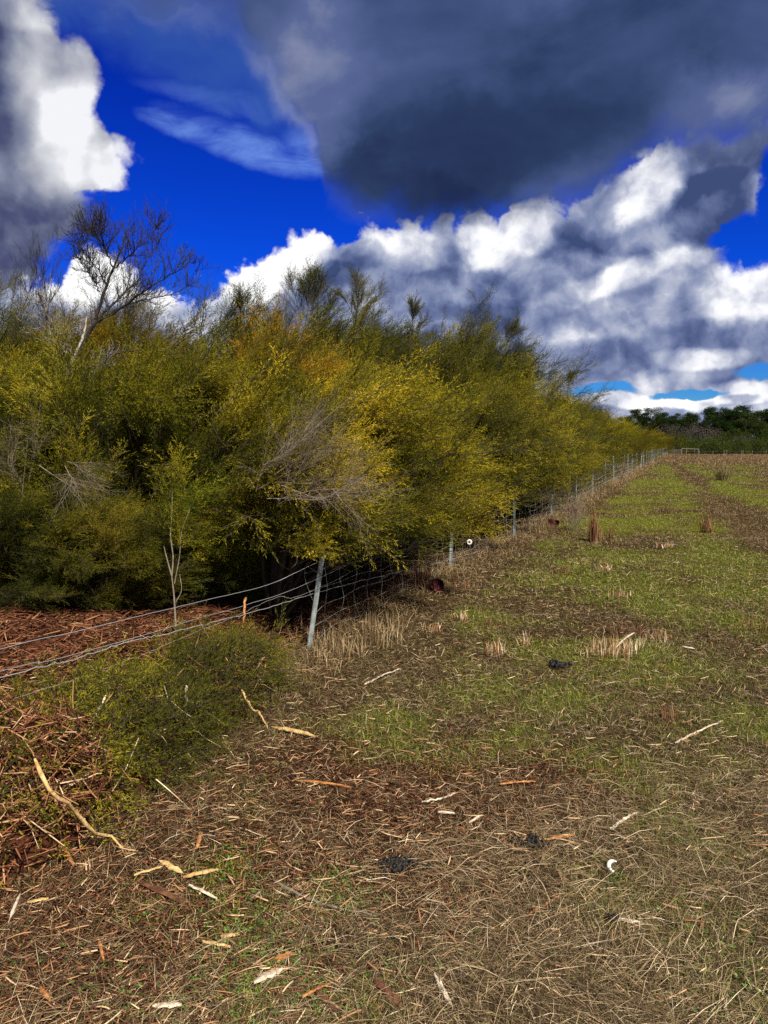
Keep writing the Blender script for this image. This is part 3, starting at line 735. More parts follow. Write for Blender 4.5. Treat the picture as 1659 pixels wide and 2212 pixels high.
# hand-set near bushes: x, y, proto, scale (width, height), turn, material, label
near_set = [
 (-1.22, 6.85, 4, (1.05, 1.06), 3.1, 'gold', 'golden green bush leaning out over the wires above the nearest steel post'),
 (-.95, 8.9, 5, (.98, .98), 3.2, 'gold', 'brightest yellow bush sweeping low over the fence by the white plastic ring'),
 (-2.55, 7.55, 2, (1.05, 1.02), 2.1, 'olive', 'olive bush rising behind the red mulch, with a pale forked sapling before it'),
 (-3.85, 7.9, 3, (1.05, 1.00), .6, 'olive', 'olive bush at the left edge, behind the red mulch bed'),
 (-3.10, 8.9, 0, (.95, 1.06), 3.4, 'rust', 'rust tinged bush behind the olive bushes at the left'),
 (-1.80, 9.0, 1, (1.0, 1.12), 1.4, 'rust', 'bush with the orange gold crown in the middle of the thicket front'),
 (-4.9, 9.2, 2, (1.0, 1.05), 4.4, 'gold', 'yellow green bush at the far left below the bare tree'),
 (.15, 10.6, 4, (1.05, 1.15), 3.1, 'deep', 'olive bush just beyond the brightest yellow bush'),
 (-1.3, 10.3, 2, (1.00, 1.16), 5.0, 'olive', 'tousled olive bush in the middle, behind the dead twiggy bush'),
 (1.15, 12.7, 5, (1.05, 1.30), 3.2, 'olive', 'yellow olive bush behind the third steel post'),
 (-1.75, 6.65, 1, (.52, .50), 1.9, 'green', 'small fresh green bush low down beside the pale forked sapling'),
 (-.98, 6.35, 6, (.85, .85), 3.0, 'gold', 'low yellow bush whose sprays hide the top of the nearest steel post'),
 (-.62, 7.6, 7, (.95, .88), 3.3, 'gold', 'low sweeping yellow bush between the two nearest steel posts'),
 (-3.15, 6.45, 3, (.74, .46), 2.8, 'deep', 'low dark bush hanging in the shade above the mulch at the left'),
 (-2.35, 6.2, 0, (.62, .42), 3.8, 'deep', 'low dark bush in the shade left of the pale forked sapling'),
]
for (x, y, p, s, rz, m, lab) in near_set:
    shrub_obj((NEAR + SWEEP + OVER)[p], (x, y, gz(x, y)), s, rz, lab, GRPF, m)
back_set = [
 (-6.3, 10.6, 0, (1.0, .94), .3, 'deep', 'tall dark bush at the far left edge of the thicket'),
 (-4.6, 11.2, 1, (1.0, .95), 1.5, 'rust', 'tall rusty bush behind the bare tree'),
 (-3.0, 11.6, 2, (1.05, .94), 2.6, 'deep', 'tall dark green bush just right of the bare tree'),
 (-1.45, 12.4, 0, (1.0, .98), 4.0, 'deep', 'tall dark bush that carries the dense upright shoot on the skyline'),
 (.10, 13.3, 1, (1.05, .98), 5.2, 'deep', 'tall olive bush under the open cross shaped shoot on the skyline'),
 (1.0, 14.7, 2, (1.0, .98), .9, 'olive', 'tall olive bush on the skyline behind the fourth fence post'),
 (2.0, 16.4, 0, (1.0, .97), 2.2, 'deep', 'tall dark bush whose spiky top juts out highest on the right half of the thicket'),
 (-7.8, 13.5, 1, (1.1, 1.02), 3.0, 'deep', 'tall bush in the deepest left part of the thicket'),
 (-5.4, 14.2, 2, (1.1, 1.0), .2, 'deep', 'tall bush far back behind the bare tree'),
 (-2.4, 14.6, 1, (1.1, 1.02), 1.0, 'olive', 'tall bush far back near the small bare treetop'),
 (-.6, 16.2, 0, (1.1, 1.06), 5.9, 'deep', 'tall bush far back behind the upright shoots'),
]
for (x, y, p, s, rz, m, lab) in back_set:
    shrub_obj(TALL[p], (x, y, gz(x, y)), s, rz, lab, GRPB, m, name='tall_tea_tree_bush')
mats_f = ['olive', 'olive', 'olive', 'deep', 'olive', 'brown', 'deep', 'brown', 'olive', 'brown']
y = 14.3; k = 0
rr = random.Random(11)
while y < 116:
    st = 1.9 + (y - 14) * .040
    big = 1 + (y - 14) * .006
    w = (1.0 if y < 19 else 1.6) + .15 * rr.random() + (.25 if y > 40 else 0)
    X, Y_ = at_fence(y, w)
    pr = (SWEEP[k % 2] if y < 19 else FAR[k % 3]); hs = (1.30 if y < 19 else .86) * rr.uniform(.86, 1.06)
    shrub_obj(pr, (X, Y_, gz(X, Y_)), ((1.0 if y < 19 else .85) * big, hs), rr.uniform(0, 6.28), '%s bush along the fence past the yellow bush over the white ring, counting away' % ordn[k], GRPF, ['deep', 'olive', 'deep'][k % 3] if y < 19 else mats_f[(k * 3 + 1) % 10] if y < 40 else ['brown', 'deep', 'brown', 'olive'][k % 4])
    if y > 17 and y < 70:
        X, Y_ = at_fence(y + st * .5, w + 1.9 * big)
        shrub_obj(FAR[(k + 1) % 3], (X, Y_, gz(X, Y_)), (.95 * big, 1.0 * rr.uniform(.94, 1.05)), rr.uniform(0, 6.28), 'taller bush in the rear rank, behind the %s bush past the white ring' % ordn[k], GRPB, ['deep', 'brown', 'deep', 'olive'][k % 4], name='tall_tea_tree_bush')
    y += st; k += 1
print('front bushes', k)

# ------------------------------------------------------------------ wire fence
steel, n_ = mat('galvanised_steel')
g1 = n_.noise(n_.v('MULTIPLY', ocoord(n_), (30, 30, 9)), 1.0, 5, .65)
p_ = n_.new('ShaderNodeBsdfPrincipled'); n_.put(p_.inputs['Base Color'], n_.ramp(g1, [(.25, (.13, .14, .13)), (.5, (.30, .34, .33)), (.75, (.50, .54, .53))]))
p_.inputs['Metallic'].default_value = .25; p_.inputs['Roughness'].default_value = .55; out(steel, n_, p_.outputs[0])
M['steel'] = steel
m_, n_ = mat('fence_wire'); p_ = n_.new('ShaderNodeBsdfPrincipled'); p_.inputs['Base Color'].default_value = (.42, .43, .43, 1); p_.inputs['Metallic'].default_value = .35; p_.inputs['Roughness'].default_value = .45; out(m_, n_, p_.outputs[0]); M['wire'] = m_
m_, n_ = mat('old_netting_wire'); p_ = n_.new('ShaderNodeBsdfPrincipled'); p_.inputs['Base Color'].default_value = (.34, .33, .30, 1); p_.inputs['Metallic'].default_value = .2; p_.inputs['Roughness'].default_value = .6; out(m_, n_, p_.outputs[0]); M['net'] = m_
M['rustpost'] = wood_mat('rusty_post', [(.2, (.07, .035, .02)), (.6, (.19, .12, .08)), (.85, (.33, .26, .2))])
M['greywood'] = wood_mat('weathered_post', [(.2, (.08, .07, .055)), (.6, (.20, .18, .15)), (.85, (.32, .30, .26))], (30, 30, 6))

def star_picket(h, sc_=1.0):
    """Y-section steel picket with a slanted driven top"""
    bm_v, faces = [], []
    prof = []
    for k in range(3):
        a = TAU * k / 3 + .5; w = .021 * sc_; t = .0035 * sc_
        d = np.array([math.cos(a), math.sin(a)]); s = np.array([-d[1], d[0]])
        a2 = a + TAU / 6; inn = np.array([math.cos(a2), math.sin(a2)]) * t * 1.6
        prof += [d * w - s * t, d * w + s * t, inn]
    prof = np.array(prof); n = len(prof)
    zs = [-.25, .02, h * .35, h * .7, h - .012, h]
    V = np.concatenate([np.column_stack([prof * (1 if z < h else .72), np.full(n, z)]) for z in zs])
    F = []
    for r in range(len(zs) - 1):
        for e in range(n): F.append([r * n + e, r * n + (e + 1) % n, (r + 1) * n + (e + 1) % n, (r + 1) * n + e])
    cv = len(V); V = np.vstack([V, [0, 0, h + .001]])
    for e in range(0, n): F.append([(len(zs) - 1) * n + e, (len(zs) - 1) * n + (e + 1) % n, cv, cv])
    me = bpy.data.meshes.new('fence_post'); me.from_pydata([tuple(v) for v in V], [], [f if f[2] != f[3] else f[:3] for f in F]); me.materials.append(M['steel']); me.update()
    return me
fence = empty('wire_fence', (FX0 + FS * 5.67, 5.67, 0))
tag(fence, 'sagging wire and netting fence on grey steel posts running away along the thicket', 'fence')
inv_f = fence.location.copy()
post_me = {round(s, 2): star_picket(1.08, s) for s in (1.0, 1.25, 1.7)}
px_posts = [(667, 1416), (972, 1265), (1110, 1180), (1191, 1130), (1243, 1091)]
post_y = []
for (a, b) in px_posts:
    # depth on the fence line seen at that bearing
    d = ray(a, b); t = FX0 / (d.x - FS * d.y); post_y.append(d.y * t)
sp = (post_y[4] - post_y[0]) / 4
post_y = [post_y[0] - sp] + post_y + [post_y[4] + sp * (k + 1) for k in range(27)]
posts = []
for k, yy in enumerate(post_y):
    if yy > 121: break
    x = FX0 + FS * yy; s = 1.0 if yy < 12 else (1.25 if yy < 45 else 1.7)
    o = obj('fence_post', post_me[s], fence, (x - inv_f.x, yy - inv_f.y, gz(x, yy)))
    lean = .16 if k == 1 else rr.gauss(0, .025); l2 = rr.gauss(0, .02)
    o.rotation_mode = 'ZYX'; o.rotation_euler = (l2, lean * .93, rr.uniform(0, 6))
    if k == 1: o.scale = (1, 1, .74)
    if k == 2: o.rotation_euler = (0, .03, 1.2)
    if k == 9: o.material_slots[0].link = 'OBJECT'; o.material_slots[0].material = M['rustpost']; o.rotation_euler = (.02, .11, 1); o['label'] = 'rusty brown leaning fence post'
    posts.append(Vector((x, yy, gz(x, yy))))
def FP(px, py, off=0.03):        # place on the fence's upright plane
    d = ray(px, py); t = (FX0 + off) / (d.x - FS * d.y); return Vector((d.x * t, d.y * t, EYE + d.z * t))
def rel_(pts): return [np.array([p[0] - inv_f.x, p[1] - inv_f.y, p[2]]) for p in pts]
def wire(px_pts, r, name='wire', extra=(), m='wire', first_y=1.2, jig=.004):
    P = [FP(a, b) for a, b in px_pts]
    d = (P[0] - P[1]); d = d / abs(d.y); Pl = P[0] + d * (P[0].y - first_y); Pl.z = P[0].z + d.z * (P[0].y - first_y) * .5
    P = [Pl] + P + [Vector(e) for e in extra]
    c = bez(rel_(P), 14 * len(P)); c[:, 2] += rng.normal(0, jig, len(c)) * .6; c[:, 0] += rng.normal(0, jig, len(c)) * .5
    tube_obj(name, [(c, np.full(len(c), r))], M[m], fence, 4)
def posttop(k, h): p = posts[k]; return (p.x + .03 + (.14 * h if k == 1 else 0), p.y, p.z + h)
wire([(0, 1402), (140, 1370), (300, 1331), (450, 1295), (585, 1261)], .0016, extra=[posttop(1, .72), posttop(2, .84), posttop(3, .95), posttop(4, 1.0)], jig=.001)
wire([(0, 1450), (100, 1429), (300, 1375), (430, 1335), (530, 1307)], .0014, extra=[posttop(1, .58), posttop(2, .68), posttop(3, .8), posttop(4, .86)], jig=.001)
wire([(0, 1465), (150, 1427), (286, 1385), (400, 1360), (560, 1318), (690, 1279), (800, 1250), (900, 1227), (975, 1208), (1050, 1186), (1110, 1166), (1160, 1147), (1191, 1134), (1225, 1115), (1243, 1100)], .0023, extra=[posttop(6, .06)], jig=.005)
wire([(0, 1520), (130, 1478), (280, 1425), (400, 1375), (500, 1335), (600, 1290)], .0011, extra=[posttop(1, .5), posttop(2, .6), posttop(3, .62)], m='net')
# straight runs further away (several strands between each pair of posts)
for h in (.98, .80, .62, .46, .32, .2):
    pts = []
    for k in range(5, len(posts)):
        if k > 5:
            a, b = posts[k - 1], posts[k]; pts.append(((a.x + b.x) / 2 + .03, (a.y + b.y) / 2, (a.z + b.z) / 2 + h - .03 - .03 * rr.random()))
        pts.append(posttop(k, h + rr.gauss(0, .012)))
    c = np.array(rel_(pts)); tube_obj('wire', [(c, np.full(len(c), .0024 + .004 * np.clip((c[:, 1]) / 100, 0, 1)))], M['wire'] if h > .7 else M['net'], fence, 4)
# hinge-joint netting, one part per bay on the near bays, wobbly and slack
for k in range(1, 12):
    a, b = posts[k], posts[k + 1]; segs = []; slack = [.74, .74, .68, .6, .62, .78][min(k, 5)]
    nv = 13; ths = .0017 if k < 4 else .0024
    grid = {}
    for i in range(nv + 1):
        for j in range(6):
            t = i / nv; p = a.lerp(b, t); hh = slack * (j / 5) ** 1.15 + .04
            zz_ = gz(p.x, p.y) + hh * (1 - .13 * math.sin(math.pi * t)) + rr.gauss(0, .012)
            grid[i, j] = np.array([p.x - inv_f.x + .012 + rr.gauss(0, .016), p.y - inv_f.y + rr.gauss(0, .018), zz_])
    for j in range(6):
        P = bez([grid[i, j] for i in range(nv + 1)], 2 * nv); segs.append((P, np.full(len(P), ths)))
    for i in range(nv + 1):
        P = bez([grid[i, j] for j in range(6)], 10); segs.append((P, np.full(len(P), ths * .9)))
    tube_obj('netting', segs, M['net'], fence, 3)

# ---- the far fence and gate at the end of the paddock
FY = 121.0
def far_at(px, Y=FY): d = ray(px, 975); return d.x / d.y * Y
ff = empty('post_and_wire_fence', (far_at(1500), FY, gz(60, FY)))
tag(ff, 'distant fence of pale posts crossing the far end of the paddock', 'fence')
fz = gz(60, FY)
fx = [1432, 1446, 1500, 1511, 1540, 1564, 1569, 1602, 1605, 1625, 1655, 1690, 1730, 1770]
for a in fx:
    X = far_at(1327 + (a - 1327)) if False else far_at(a)
    if 1433 < a < 1495: continue
    h = .9 + .2 * rr.random(); r = .04
    V, F = tubes([(np.array([[X - ff.location.x, 0, -.2], [X - ff.location.x, 0, h * .5], [X - ff.location.x + .02, 0, h]]), np.array([r, r * .95, r * .85]))], 7)
    obj('fence_post', mesh_np('fence_post', V, F, M['greywood'], smooth=True), ff)
for h in (.35, .8):
    P = np.array([[far_at(1432) - ff.location.x, 0, h], [0, 0, h - .03], [far_at(1770) - ff.location.x, 0, h]]); tube_obj('wire', [(P, np.full(3, .003))], M['net'], ff, 4)
gt = empty('farm_gate', (far_at(1472), FY - .6, fz))
tag(gt, 'grey metal farm gate under a pale timber rail at the far corner of the paddock', 'gate')
gx = lambda px: far_at(px) - far_at(1472)
segs = []
for h in (.3, .5, .7, .9, 1.08): segs.append((np.array([[gx(1437), 0, h], [gx(1469), 0, h]]), np.full(2, .025)))
for a in (1437, 1453, 1469): segs.append((np.array([[gx(a), 0, .28], [gx(a), 0, 1.1]]), np.full(2, .02)))
tube_obj('gate_frame', segs, M['greywood'], gt, 6)
for a in (1436, 1470, 1480, 1506): tube_obj('gate_post', [(np.array([[gx(a), .12, -.2], [gx(a), .12, 1.3 - (.12 if a > 1475 else 0)]]), np.full(2, .06))], M['greywood'], gt, 8)
tube_obj('top_rail', [(np.array([[gx(1470), .12, 1.27], [gx(1490), .12, 1.22], [gx(1508), .12, 1.17]]), np.full(3, .05))], M['greywood'], gt, 8)

# ------------------------------------------------------------------ far trees and heath
def clump_tris(c, r, n, size):
    d = norm(rng.normal(0, 1, (n, 3))); p = c + d * (rng.random(n) ** .45)[:, None] * r
    a = norm(rng.normal(0, 1, (n, 3))); b = norm(np.cross(a, rng.normal(0, 1, (n, 3)))); s = size * rng.uniform(.5, 1.3, (n, 1))
    return np.stack([p - a * s, p + a * s * .6 + b * s * .4, p + b * s], 1).reshape(-1, 3)
def gum(H, Wd, seed):
    r_ = random.Random(seed); limbs, tri, vy = [], [], []
    th = H * r_.uniform(.28, .4)
    top = np.array([r_.uniform(-.4, .4), r_.uniform(-.4, .4), th])
    limbs.append((bez([(0, 0, -.3), top * .5 + np.array([r_.uniform(-.2, .2), 0, 0]), top], 8), np.linspace(.30, .2, 9)[:8] if False else None))
    limbs[-1] = (limbs[-1][0], np.linspace(.30, .20, len(limbs[-1][0])))
    for k in range(11):
        a = k * 2.4 + r_.uniform(-.4, .4); f = (k + .5) / 11; rad = Wd * (1 - .55 * f) * r_.uniform(.6, 1)
        e = np.array([math.cos(a) * rad, math.sin(a) * rad, th + (H - th) * (.18 + .78 * f) * r_.uniform(.88, 1.04)])
        L = bez([top * (.8 + .2 * f), (top + e) / 2 + np.array([0, 0, -.3 * (1 - f)]), e], 6); limbs.append((L, np.linspace(.12, .03, len(L))))
        for q in range(5):
            c = e + np.array([r_.gauss(0, .9), r_.gauss(0, .9), r_.gauss(-.1, .5)]); rr_ = np.array([1.15, 1.15, .62]) * r_.uniform(.7, 1.25)
            t = clump_tris(c, rr_ * 1.1, 420, .15); tri.append(t); vy.append(np.clip(r_.uniform(.2, .75) + rng.normal(0, .12, len(t) // 3), 0, 1))
            l2 = bez([e, (e + c) / 2 + np.array([0, 0, .1]), c], 4); limbs.append((l2, np.linspace(.04, .015, len(l2))))
    V = np.concatenate(tri); F = np.arange(len(V)).reshape(-1, 3)
    crown = mesh_np('crown', V, F, M['far'], {'vary': ('FACE', np.concatenate(vy))})
    V, F = tubes(limbs, 6); trunk = mesh_np('trunk', V, F, M['stem'], smooth=True)
    return crown, trunk
GUMS = [gum(11.5, 4.6, 5), gum(10.5, 5.2, 8), gum(12, 4.0, 21), gum(9.5, 4.6, 33)]
gum_px = [(1395, 884, 190, 0), (1362, 900, 205, 3), (1432, 898, 196, 1), (1475, 893, 200, 2), (1508, 887, 190, 1), (1543, 893, 198, 0), (1578, 886, 188, 3), (1605, 882, 192, 1), (1640, 884, 195, 2), (1675, 888, 190, 0), (1320, 915, 210, 1), (1712, 882, 194, 3), (1450, 905, 180, 3), (1560, 905, 178, 2), (1625, 900, 180, 1), (1750, 885, 196, 1), (1790, 880, 192, 2), (1270, 915, 210, 2)]
gum_px.sort()
fzz = gz(100, 200)
for k, (a, b, Y, p) in enumerate(gum_px):
    t = AY(a, b, Y); r = empty('gum_tree', (t.x, Y, fzz), rr.uniform(0, 6.28)); s = (t.z - fzz) / [11.5, 10.5, 12, 9.5][p]
    r.scale = (s * 1.15, s * 1.15, s); obj('crown', GUMS[p][0], r); obj('trunk', GUMS[p][1], r)
    tag(r, 'dark gum tree, %s from the left in the row on the horizon' % ordn[k], 'tree', 'dark gum trees beyond the paddock')
def heath_bush(H, Wd, m, dens, size):
    tri, vy, limbs = [], [], []
    for k in range(16):
        a = k * 2.4; f = (k + .5) / 16; rad = Wd * math.sqrt(1 - f * .8) * rr.uniform(.5, 1)
        c = np.array([math.cos(a) * rad, math.sin(a) * rad, H * (.15 + .8 * f)])
        t = clump_tris(c, np.array([.8, .8, .55]) * Wd * .45, dens, size); tri.append(t); vy.append(np.clip(rr.uniform(.15, .8) + rng.normal(0, .12, len(t) // 3), 0, 1))
        L = bez([(0, 0, -.1), c * .6, c], 4); limbs.append((L, np.linspace(.05, .015, len(L))))
    V = np.concatenate(tri); V[:, 2] = np.maximum(V[:, 2], .02)
    f_ = mesh_np('foliage', V, np.arange(len(V)).reshape(-1, 3), m, {'vary': ('FACE', np.concatenate(vy))})
    V, F = tubes(limbs, 4); return f_, mesh_np('branches', V, F, M['stem'])
HE = [heath_bush(2.8, 2.6, M['heath'], 150, .11), heath_bush(2.3, 3.2, M['heath'], 170, .11), heath_bush(3.4, 2.4, M['greyh'], 130, .08)]
hp = []
for k in range(46):
    row = k % 3; Y = [130, 140, 152][row] + rr.uniform(-3, 3); a = 1428 + (k // 3) * 24 + row * 8 + rr.uniform(-5, 5)
    hp.append((a, Y, row))
hp.sort(); cnt = [0, 0, 0]; rown = ['front', 'middle', 'rear']
for a, Y, row in hp:
    X = ray(a, 975).x / ray(a, 975).y * Y; grey = (row == 2 and 1440 < a < 1560) or (row == 1 and rr.random() < .18)
    p = 2 if grey else rr.choice((0, 1)); cnt[row] += 1
    r = empty('heath_bush', (X, Y, gz(X, Y)), rr.uniform(0, 6.28)); s = rr.uniform(.95, 1.25) * (1.05 if row < 2 else 1.3); r.scale = (s, s, s * (1.15 if row == 2 else .95))
    obj('foliage', HE[p][0], r); obj('branches', HE[p][1], r)
    tag(r, '%s bush, %s from the left in the %s rank beyond the far fence' % ('bare grey twiggy' if grey else 'olive green', ordn[cnt[row] - 1], rown[row]), 'bush', 'heath bushes beyond the far fence')
for k in range(16):
    a = 1330 + k * 27; Y = 172 + rr.uniform(-5, 5); X = ray(a, 975).x / ray(a, 975).y * Y; r = empty('dark_bush', (X, Y, gz(X, Y)), rr.uniform(0, 6.28)); s = rr.uniform(1.5, 2.0); r.scale = (s, s, s * .95)
    lf = obj('foliage', HE[k % 2][0], r); lf.material_slots[0].link = 'OBJECT'; lf.material_slots[0].material = M['far']; obj('branches', HE[k % 2][1], r)
    tag(r, 'dark bush, %s from the left in the shade at the feet of the gum trees' % ordn[k], 'bush', 'dark bushes under the gum trees')
b = HE[0]; t = ray(1462, 975); r = empty('heath_bush', (t.x / t.y * 124, 124, gz(50, 124)), 0); r.scale = (1.0, 1.0, 1.35)
o = obj('foliage', b[0], r); o.material_slots[0].link = 'OBJECT'; o.material_slots[0].material = M['deep']; obj('branches', b[1], r)
tag(r, 'brighter green bush at the far end of the thicket, left of the gate', 'bush', 'heath bushes beyond the far fence')

# ------------------------------------------------------------------ bare trees and dead growth
def grow(start, d, L, r, depth, segs, tips, up=.25, n=4, spread=.55, kids=(2, 4)):
    pts = [np.array(start, float)]; d = norm(np.array(d, float)); k = 5
    for _ in range(k):
        d = norm(d + rng.normal(0, .16, 3) + np.array([0, 0, up * .18])); pts.append(pts[-1] + d * L / k)
    P = np.array(pts); r1 = r * (.45 if depth else .3)
    segs.append((P, np.linspace(r, max(r1, .0011), k + 1)))
    if depth == 0: tips.append((P[-1], d)); return
    m = rr.randint(*kids)
    for q in range(m):
        i = rr.randint(1, k); a = norm(P[i] - P[i - 1])
        s = norm(np.cross(a, rng.normal(0, 1, 3))); g = spread * rr.uniform(.7, 1.3)
        grow(P[i], a * math.cos(g) + s * math.sin(g) + np.array([0, 0, up * .3]), L * rr.uniform(.5, .75), max(r * .5, .0014), depth - 1, segs, tips, up, n, spread, kids)
    grow(P[-1], d, L * .7, max(r1, .0014), depth - 1, segs, tips, up, n, spread, kids)

TY = 8.3
def tp3(px, py, dy=0): return np.array(tuple(AY(px, py, TY + dy)))
tree = empty('bare_tree', (tp3(150, 830)[0] - .05, TY, gz(-3.6, TY)))
tag(tree, 'nearly leafless tree with pale forked trunk standing above the thicket at left', 'tree')
org = np.array(tuple(tree.location))
limbs_px = [
 ([(157, 757, 0), (147, 716, -.1), (114, 670, -.3), (99, 649, -.4), (88, 620, -.5)], .020, 2, 'pale'),
 ([(160, 752, 0), (176, 706, .1), (183, 675, .15), (186, 655, .2)], .030, 0, 'pale'),
 ([(163, 757, 0), (190, 700, -.05), (207, 663, -.1), (212, 634, -.05), (229, 586, 0), (243, 543, .1), (263, 497, .1), (270, 472, .1), (278, 452, .15)], .034, 2, 'dark'),
 ([(207, 663, -.1), (248, 622, .2), (291, 579, .35), (315, 531, .4), (349, 471, .4)], .020, 2, 'dark'),
 ([(210, 668, -.1), (267, 632, -.2), (315, 593, -.4), (375, 555, -.5), (411, 531, -.6)], .022, 2, 'dark'),
 ([(228, 652, -.1), (290, 622, .1), (339, 610, .2), (387, 598, .3), (421, 555, .3)], .014, 2, 'dark'),
 ([(229, 586, 0), (215, 556, .2), (195, 530, .3), (171, 495, .3), (160, 488, .3)], .013, 2, 'dark'),
 ([(243, 543, .1), (226, 500, -.1), (217, 465, -.2), (213, 438, -.2)], .011, 2, 'dark'),
 ([(215, 600, .1), (200, 570, .3), (182, 545, .5), (168, 520, .5)], .011, 2, 'dark'),
 ([(235, 560, .1), (262, 530, -.2), (295, 500, -.3), (325, 465, -.3), (335, 450, -.3)], .012, 2, 'dark'),
 ([(226, 500, -.1), (200, 470, 0), (183, 449, 0)], .008, 2, 'dark'),
 ([(185, 770, 0), (240, 742, -.3), (320, 725, -.5), (370, 700, -.6), (411, 681, -.6)], .011, 1, 'dead'),
 ([(165, 790, 0), (190, 770, -.3), (215, 765, -.4), (228, 760, -.4)], .014, 1, 'pale'),
 ([(125, 790, 0), (118, 740, -.2), (112, 700, -.2), (104, 680, -.2)], .008, 1, 'pale'),
 ([(145, 795, 0), (138, 750, .1), (139, 715, .1), (135, 690, .1)], .008, 1, 'pale')]
tr = bez([(0, 0, -.2), (.02, 0, 1.2), tp3(145, 819) - org, tp3(152, 780) - org, tp3(157, 757) - org, tp3(160, 748) - org], 24)
tube_obj('trunk', [(tr + rng.normal(0, .006, tr.shape), np.linspace(.062, .034, len(tr)) * (1 + rng.normal(0, .06, len(tr))))], M['pale_bark'], tree, 9)
dark, pale, tips = [], [], []
for pts, r0, dep, kind in limbs_px:
    P = bez([tp3(*p) - org for p in pts], 22); P = P + rng.normal(0, .007, P.shape)
    rad = .75 * np.linspace(r0, max(.0035, r0 * .18), len(P)); (pale if kind in ('pale',) else dark).append((P, rad))
    if dep == 0: continue
    m = int(len(P) * (1.5 if dep == 2 else .5))
    for q in range(m):
        i = rr.randint(3, len(P) - 1); a = norm(P[i] - P[i - 1]); s = norm(np.cross(a, [0, 1, 0]) * rr.choice((-1, 1)) + rng.normal(0, .6, 3)); g = rr.uniform(.4, .85)
        f = i / len(P)
        grow(P[i], a * math.cos(g) + s * math.sin(g), rr.uniform(.13, .26) * (1.15 - .5 * f), .0042 if dep == 2 else .0034, 2 if rr.random() < .7 else 1, dark if kind != 'pale' else pale, tips, up=.5)
    for q in range(2): grow(P[-1], norm(P[-1] - P[-3]) + rng.normal(0, .25, 3), .13, .003, 1, dark, tips, up=.5)
tube_obj('pale_limbs', pale, M['pale_bark'], tree, 6)
tube_obj('twigs', dark, M['dark_twig'], tree, 4); tree.scale = (1, 1, .955)
LIB_TUFT = [make_spray(.16, 6, 6, .028, .006, .5) for _ in range(4)]
tc_ = [tp3(*p) - org for p in [(176, 495, .3), (190, 520, .3), (380, 540, -.5), (392, 545, -.5), (346, 535, .3), (310, 560, .3), (290, 590, .3), (350, 560, .1), (392, 570, -.3), (240, 560, 0), (275, 575, .2), (262, 510, .1)]]
P = np.concatenate([c + rng.normal(0, .06, (5, 3)) for c in tc_]); D = norm(rng.normal(0, .4, P.shape) + np.array([.15, 0, 1]))
V, F, A_, TV, TF = place_sprays(LIB_TUFT, P, D, U(.8, 1.3, len(P)), U(.2, .6, len(P)))
obj('leaf_tufts', mesh_np('leaf_tufts', V, F, M['deep'], {'vary': ('FACE', A_)}), tree)

def bare_bush(name, base, dirs, L, r, dep, m, label, grp=None, up=.4, spread=.5, kids=(2, 4), cat='bush'):
    o_ = empty(name, (base[0], base[1], base[2])); segs, tips = [], []
    for d in dirs: grow((0, 0, 0), d, L * rr.uniform(.8, 1.15), r, dep, segs, tips, up, 4, spread, kids)
    tube_obj('branches', segs, m, o_, 4); tag(o_, label, cat, grp); return o_
def fan(n, c, w): return [np.array(c) + rng.normal(0, w, 3) for _ in range(n)]
p = AY(35, 640, 11.0); bare_bush('bare_treetop', (p.x, p.y, p.z - .5), fan(5, (.05, 0, 1), .28), .6, .009, 3, M['dark_twig'], 'grey leafless bush top sticking up at the far left skyline', up=.5)
p = AY(95, 600, 11.5); bare_bush('bare_treetop', (p.x, p.y, p.z - .6), fan(4, (-.1, 0, 1), .25), .55, .009, 3, M['dark_twig'], 'smaller leafless bush top between the far left one and the bare tree', up=.5)
p = AY(432, 690, 11.8); bare_bush('bare_treetop', (p.x, p.y, p.z - .3), fan(5, (.05, 0, 1), .3), .5, .007, 3, M['dark_twig'], 'fine leafless grey twigs in the skyline notch right of the bare tree', up=.5)
# dead twiggy bush inside the thicket front and the smaller dead patches
for (px, py, Y, n, d, L, lab) in [
    (590, 1050, 5.45, 12, (.80, -.15, .62), .62, 'big dead grey brown twiggy bush caught in the golden bush, slanting up to the right'),
    (605, 1060, 5.4, 5, (.9, -.1, .45), .55, 'lower dead grey twigs sprawling under the big dead bush'),
    (30, 1080, 6.3, 3, (.15, -.3, .8), .45, 'dead grey twigs hanging at the left edge of the thicket'),
    (115, 1005, 6.0, 3, (1, -.1, 0), .30, 'short level dead white stick in the rusty foliage at left'),
    (1230, 1150, 14.0, 8, (.3, -.3, .8), .40, 'dry brown twiggy growth on the fence by the fourth post')]:
    p = AY(px, py, Y); o_ = empty('dead_bush', tuple(p)); dd = norm(np.array(d, float)); segs = []; P = []; D = []
    for k in range(n):
        q = norm(dd + rng.normal(0, .30, 3)); b0 = rng.normal(0, .07, 3); Lk = L * rr.uniform(.6, 1.3)
        C = bez([b0, b0 + q * Lk * .5 + rng.normal(0, .03, 3), b0 + q * Lk + np.array([0, 0, .06 * Lk])], 10); segs.append((C, np.linspace(.0042, .0012, len(C))))
        for t in range(9): i = rr.randint(2, len(C) - 1); P.append(C[i]); D.append(norm(q + rng.normal(0, .42, 3)))
    P, D = np.array(P), np.array(D); V, F, A_, TV, TF = place_sprays(LIB_DEAD, P, D, U(.5, 1.0, len(P)), U(.2, .9, len(P)))
    V1, F1 = tubes(segs, 4); obj('twigs', mesh_np('twigs', np.concatenate([V1, TV]), np.concatenate([F1, TF + len(V1)]), M['dead_twig']), o_)
    obj('dry_leaves', mesh_np('dry_leaves', V, F, M['rust'], {'vary': ('FACE', A_)}), o_)
    tag(o_, lab, 'bush', 'dead twiggy growth in the thicket')

